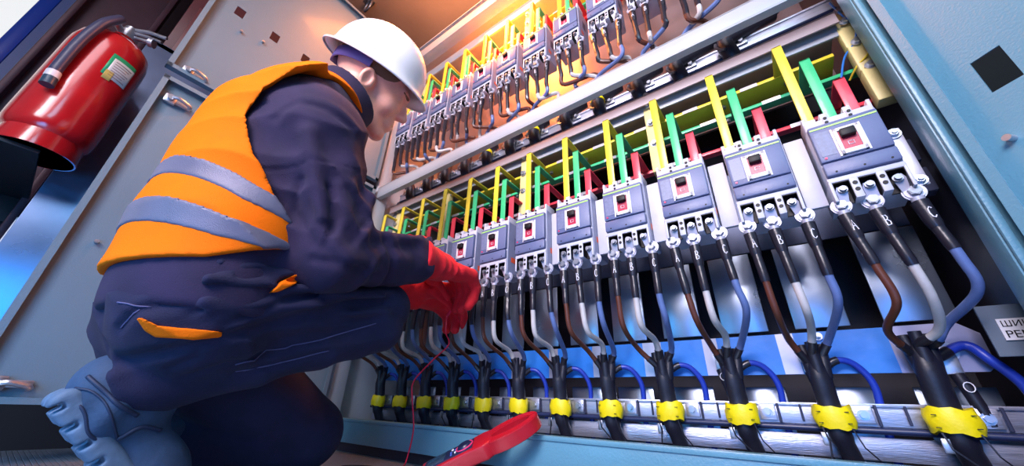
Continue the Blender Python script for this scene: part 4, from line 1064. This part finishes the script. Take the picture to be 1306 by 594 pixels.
def extinguisher():
    cx, cy, z0, R, H = EXT
    r = empty('fire_extinguisher', (cx, cy, z0), 'large red cylinder extinguisher with black hose and green bordered label', 'fire extinguisher')
    pr = [(0, .045), (R * .80, .045), (R * .93, .055), (R * .99, .075), (R, .10), (R, H - .10), (R * .985, H - .07), (R * .90, H - .035), (R * .70, H - .012), (R * .40, H + .004), (.030, H + .008), (.028, H + .022), (0, H + .022)]
    MB().lathe(pr, 64).build('cylinder', REDEXT, r, auto=True)
    MB().lathe([(R * .86, 0), (R * .90, 0), (R * .90, .012), (R * .86, .055), (R * .80, .060), (R * .80, .050), (R * .84, .010), (R * .86, 0)], 56).build('base_ring', REDEXT, r, auto=True)
    m = MB(); m.cyl((0, 0, H + .018), (0, 0, H + .055), .022, 20); m.cyl((0, 0, H + .05), (0, 0, H + .075), .015, 16); m.cyl((-.0, -.01, H + .040), (.045, -.035, H + .040), .010, 14); m.cyl((0, .01, H + .042), (.03, .055, H + .042), .008, 12)
    v = m.build('valve', STEEL, r, auto=True)
    m = MB(); m.cyl((.03, .055, H + .042), (.036, .066, H + .042), .017, 20); m.build('gauge', STEEL, v, auto=True)
    m = MB(); m.tube([(0, 0, H + .072), (.03, .04, H + .080), (.06, .085, H + .074)], .006, 8); m.tube([(0, 0, H + .060), (.03, .045, H + .060), (.055, .08, H + .050)], .005, 8); m.build('handle', STEEL, v, auto=True)
    a = math.radians(HOSEA); dx, dy = math.cos(a), math.sin(a)
    def on(rad, an, z): an = math.radians(an); return (rad * math.cos(an), rad * math.sin(an), z)
    hp = [(.045, -.035, H + .040), on(R * .75, HOSEA, H + .040), on(R + .014, HOSEA - 2, H - .035), on(R + .022, HOSEA - 6, H - .13), on(R + .020, HOSEA - 7, H - .24), on(R + .020, HOSEA - 6, H * .40 + .02)]
    hs = spline(hp, 8); MB().tube(hs, .0135, 14).build('hose', mat('blue grey rubber hose', (.045, .05, .10), .4), r, auto=True)
    e = hs[-1]; d = (hs[-1] - hs[-3]).normalized(); m = MB(); m.tube([e - d * .004, e + d * .018], .0150, 14); m.build('hose_collar', WHITEP, r, auto=True)
    MB().tube([e + d * .018, e + d * .045], [.0145, .0150], 14).build('nozzle', mat('dark teal nozzle', (.02, .06, .10), .4), r, auto=True)
    # label wrapped round the cylinder: green border, pale text block
    def wrap(name, a0, a1, z0_, z1_, off, mt, par):
        vs = []; fs = []; n = 14
        for i in range(n + 1):
            an = lerp(a0, a1, i / n)
            vs += [on(R + off, an, z0_), on(R + off, an, z1_)]
        for i in range(n): fs.append((2 * i, 2 * i + 2, 2 * i + 3, 2 * i + 1))
        o = MB().add(vs, fs).build(name, mt, par, smooth=True); s = o.modifiers.new('t', 'SOLIDIFY'); s.thickness = .0006; return o
    L0 = LABA; g = wrap('label', L0, L0 + 42, H * .60, H * .60 + .085, .0008, mat('green label border', (.02, .36, .14), .4), r)
    w = wrap('label_text_panel', L0 + 5, L0 + 42, H * .60 - .004, H * .60 + .070, .0016, mat('pale label paper', (.80, .72, .68), .5), g)
    m = MB()
    for q in range(7):
        z = H * .60 + .060 - q * .009
        m.tube([on(R + .0022, L0 + 9 + i * 3, z) for i in range(10 - (q % 3))], .0010, 4)
    m.build('print_lines', mat('brown print', (.35, .18, .16), .6), w)
    wrap('label_patch', L0 + 4, L0 + 16, H * .60 - .014, H * .60 + .020, .0022, mat('orange pictogram patch', (.70, .48, .12), .5), g)
    # wall strap
    m = MB(); 
    return r
EXT = (-1.60, -.168, .600, .092, .48); HOSEA = -22; LABA = 8
left_side(); extinguisher()

# ------------------------------------------------------------------ clamp meter leaning on the sill and its leads
def meter():
    base = Vector((-.694, .628, -.141)); tip = Vector((-.470, .7455, -.018)); y = (tip - base).normalized()
    fn = Vector((-.55, -.62, .56)); z = (fn - y * fn.dot(y)).normalized(); x = y.cross(z)
    M = Matrix((x, y, z)).transposed().to_4x4(); M.translation = base
    r = empty('clamp_meter', (0, 0, 0), 'red clamp meter with dark panel leaning on the cabinet sill', 'clamp meter'); r.matrix_world = M
    L = (tip - base).length
    def outline(pts, z0, z1, bev=.006, M=None):
        m = MB().prism(pts, z0, z1); me = m.mesh('o'); bm = bmesh.new(); bm.from_mesh(me); bmesh.ops.bevel(bm, geom=[e for e in bm.edges], offset=bev, segments=3, profile=.6, affect='EDGES', clamp_overlap=True); bm.to_mesh(me); bm.free(); return me
    body = [(-.026, 0), (.026, 0), (.031, .010), (.033, .06), (.032, .110), (.036, .135), (.040, .155), (.030, .170), (-.030, .170), (-.036, .152), (-.034, .130), (-.030, .110), (-.031, .06), (-.030, .010)]
    o = link_mesh('body', outline(body, -.017, .015), MREDP, r, True); sharp_by_angle(o.data, 50)
    # jaws: two curved arms closing at the tip
    def ring(a0, a1, rx, ry, cx, cy, w0, w1, th, n=18):
        vs = []; fs = []
        for i in range(n + 1):
            a = math.radians(lerp(a0, a1, i / n)); w = lerp(w0, w1, i / n)
            for (rr, zz) in ((-w / 2, -th / 2), (w / 2, -th / 2), (w / 2 + .0, th / 2), (-w / 2, th / 2)):
                vs.append((cx + (rx + rr) * math.cos(a), cy + (ry + rr) * math.sin(a), zz - .001))
        for i in range(n):
            for q in range(4): fs.append((i * 4 + q, i * 4 + (q + 1) % 4, (i + 1) * 4 + (q + 1) % 4, (i + 1) * 4 + q))
        fs.append((0, 1, 2, 3)); fs.append(tuple(n * 4 + q for q in (3, 2, 1, 0)))
        m = MB().add(vs, fs); me = m.mesh('j'); bm = bmesh.new(); bm.from_mesh(me); bmesh.ops.bevel(bm, geom=list(bm.edges), offset=.002, segments=2, affect='EDGES', clamp_overlap=True); bm.to_mesh(me); bm.free(); return me
    cy = .170 + .042
    o = link_mesh('jaw', ring(-70, 88, .031, L - cy - .010, 0, cy, .027, .018, .028), MREDP, r, True); sharp_by_angle(o.data, 50)
    o = link_mesh('jaw', ring(250, 92, .031, L - cy - .010, 0, cy, .027, .018, .028), MREDP, r, True); sharp_by_angle(o.data, 50)
    MB().b2((-.024, .012, .0145), (.024, .128, .0165), .002).build('front_panel', MDARK, r, auto=True)
    scr = MB().b2((-.019, .018, .0162), (.019, .062, .0172), .001).build('display', mat('dark grey green display', (.03, .06, .10), .15, coat=.5), r, auto=True)
    m = MB(); m.lathe([(.0, .0225), (.013, .0225), (.0155, .0200), (.0165, .0165)][::-1], 28, Matrix.Translation((0, .108, 0))); k = m.build('rotary_dial', MDARK, r, auto=True)
    MB().tube([(.019 * math.cos(i * PI / 14), .108 + .019 * math.sin(i * PI / 14), .0175) for i in range(29)], .0016, 6).build('dial_ring', mat('pink red ring', (.85, .05, .18), .4), r, auto=True)
    for (bx, by, mt) in ((-.012, .078, WHITEP), (.0, .076, mat('blue key', (.06, .12, .5), .4)), (.012, .078, mat('blue key', (.06, .12, .5), .4)), (-.006, .086, mat('blue key', (.06, .12, .5), .4)), (.008, .087, WHITEP)):
        MB().sphere((bx, by, .0168), (.0040, .0028, .0018), 6).build('button', mt, r, auto=True)
    m = MB(); m.b2((-.010, -.006, -.004), (-.004, .004, .006), .001); m.b2((.004, -.006, -.004), (.010, .004, .006), .001); m.build('socket', BLK, r)
    m = MB(); m.box((-.040, .140, 0), (.014, .030, .016), None, .004); m.build('trigger', MREDP, r, auto=True)
    return M
MM = meter()
def leads():
    a = MM @ Vector((-.007, -.008, 0)); b = MM @ Vector((.007, -.008, 0))
    red = mat('red silicone lead', (.75, .01, .05), .4); blk = mat('black silicone lead', (.012, .012, .02), .4)
    top = Vector((-.742, .715, .205))
    pts = [a, a + Vector((-.035, -.012, -.000)), Vector((-.80, .66, FLOOR + .012)), Vector((-.838, .70, FLOOR + .022)), Vector((-.828, .700, -.060)), Vector((-.838, .690, .010)), Vector((-.842, .690, .055)), Vector((-.786, .700, .110)), Vector((-.748, .715, .150)), Vector((-.765, .715, .185)), Vector((-.752, .70, .225))]
    r = empty('test_lead', a, 'thin red test lead hanging from the gloved hands down to the clamp meter', 'cable'); iv = -a
    MB().tube([v + iv for v in spline(pts, 10)], .0019, 8).build('lead', red, r, auto=True)
    m = MB(); m.tube([a + iv, a + iv + Vector((-.02, -.008, .0))], [.0055, .0040], 10); m.build('plug', red, r, auto=True)
    m = MB(); pt = pts[-1] + iv; m.tube([pt, pt + Vector((.010, .012, .030)), pt + Vector((.026, .034, .075))], [.0035, .0050, .0042], 10); m.build('probe', red, r, auto=True)
    m = MB(); q = pt + Vector((.026, .034, .075)); m.tube([q, q + Vector((.008, .012, .022))], .0012, 6); m.build('tip', STEEL, r, auto=True)
    pts = [b, b + Vector((-.045, -.010, -.002)), Vector((-.83, .60, FLOOR + .006)), Vector((-.90, .645, FLOOR + .005)), Vector((-.95, .60, FLOOR + .005)), Vector((-.90, .55, FLOOR + .005)), Vector((-.86, .52, FLOOR + .005))]
    r = empty('test_lead', b, 'thin black test lead lying in a loop on the floor by the clamp meter', 'cable'); iv = -b
    MB().tube([v + iv for v in spline(pts, 10)], .0019, 8).build('lead', blk, r, auto=True)
    m = MB(); m.tube([b + iv, b + iv + Vector((-.022, -.006, .0))], [.0055, .0040], 10); m.build('plug', blk, r, auto=True)
    pts = [MM @ Vector((0, .0, -.01)), Vector((-.76, .62, FLOOR + .006)), Vector((-.86, .615, FLOOR + .007)), Vector((-.92, .57, FLOOR + .005)), Vector((-.98, .52, FLOOR + .004)), Vector((-.96, .44, FLOOR + .004))]
    o = MB().tube(spline(pts, 10), .0019, 8).build('test_lead', red, auto=True); setp(o, 'thin red lead lying on the floor left of the clamp meter', 'cable')
leads()
def ring():
    r = empty('lifting_ring', (-1.83, .60, 2.60), 'steel ring hanging from the ceiling above the hard hat', 'ring')
    m = MB(); m.tube([(.045 * math.cos(i * PI / 12), .02 * math.sin(i * PI / 12) * 0, -.055 + .045 * math.sin(i * PI / 12)) for i in range(25)], .008, 10); m.build('ring', STEEL, r, auto=True)
    MB().b2((-.03, -.03, -.012), (.03, .03, 0), .003).build('plate', STEEL, r, auto=True)
ring()
T_PERSON = person()

# ------------------------------------------------------------------ light
def area(name, loc, target, size, col, power, sy=None):
    l = bpy.data.lights.new(name, 'AREA'); l.energy = power; l.color = col; l.size = size; l.shape = 'RECTANGLE'; l.size_y = sy or size
    o = bpy.data.objects.new(name, l); COL.objects.link(o); o.location = loc; o.rotation_euler = (Vector(target) - Vector(loc)).to_track_quat('-Z', 'Y').to_euler(); o.data.cycles.cast_shadow = True if hasattr(o.data, 'cycles') else True
    return o
W = bpy.data.worlds.new('world'); SC.world = W; W.use_nodes = True; nb = W.node_tree.nodes['Background']
nt = W.node_tree; tcw = nt.nodes.new('ShaderNodeTexCoord'); sx = nt.nodes.new('ShaderNodeSeparateXYZ'); rp = nt.nodes.new('ShaderNodeValToRGB')
mrw = nt.nodes.new('ShaderNodeMapRange'); nt.links.new(tcw.outputs['Generated'], sx.inputs[0]); nt.links.new(sx.outputs['X'], mrw.inputs['Value']); mrw.inputs['From Min'].default_value = -1; mrw.inputs['From Max'].default_value = 1
rp.color_ramp.elements[0].position = .10; rp.color_ramp.elements[0].color = (1, 1, 1, 1); rp.color_ramp.elements[1].position = .24; rp.color_ramp.elements[1].color = (.150, .168, .225, 1)
nt.links.new(mrw.outputs['Result'], rp.inputs['Fac']); nt.links.new(rp.outputs['Color'], nb.inputs[0]); nb.inputs[1].default_value = 1.05
area('ceiling_lamp', (.1, -1.0, 2.45), (-.6, .6, .5), 1.2, (1.0, .88, .98), 26)
wl = area('front_fill', (-.05, -1.25, 1.35), (-.45, .8, .85), .8, (1.0, .88, .98), 31); wl.data.spread = math.radians(105)  # unseen fill added from the camera side to light the front faces
area('warm_haze_fill', (-.72, .88, 1.74), (-.72, .95, 1.0), .30, (1.0, .22, .03), 32)  # added orange fill imitating lens haze over the upper tier, no real fixture
area('warm_ceiling_fill', (-1.1, .62, 2.05), (-.95, .8, 2.6), .3, (1.0, .38, .14), 14)  # unseen fill added to turn the ceiling orange
area('warm_upper_fill', (-.95, .45, 2.10), (-.62, .75, 1.2), .25, (1.0, .30, .08), 18)  # unseen orange fill added to warm the upper row further
area('blue_door_fill', (-.75, -.50, .12), (-1.38, .22, .10), .4, (.02, .42, .95), 4.5)  # unseen blue fill added to tint the lower left door and boots
area('blue_low_fill', (.1, -.8, .0), (-.4, .8, .0), .5, (.03, .30, 1.0), 6)  # unseen blue fill added low down to tint the panel bottom
area('cool_door_fill', (1.0, -.9, 1.6), (.4, .7, .5), .7, (.35, .72, 1.0), 15)  # unseen cyan fill added to cool the right door
area('glow_low', (.35, .35, -.10 + .0), (0, 1.0, .05), .3, (.10, .35, 1.0), .8)
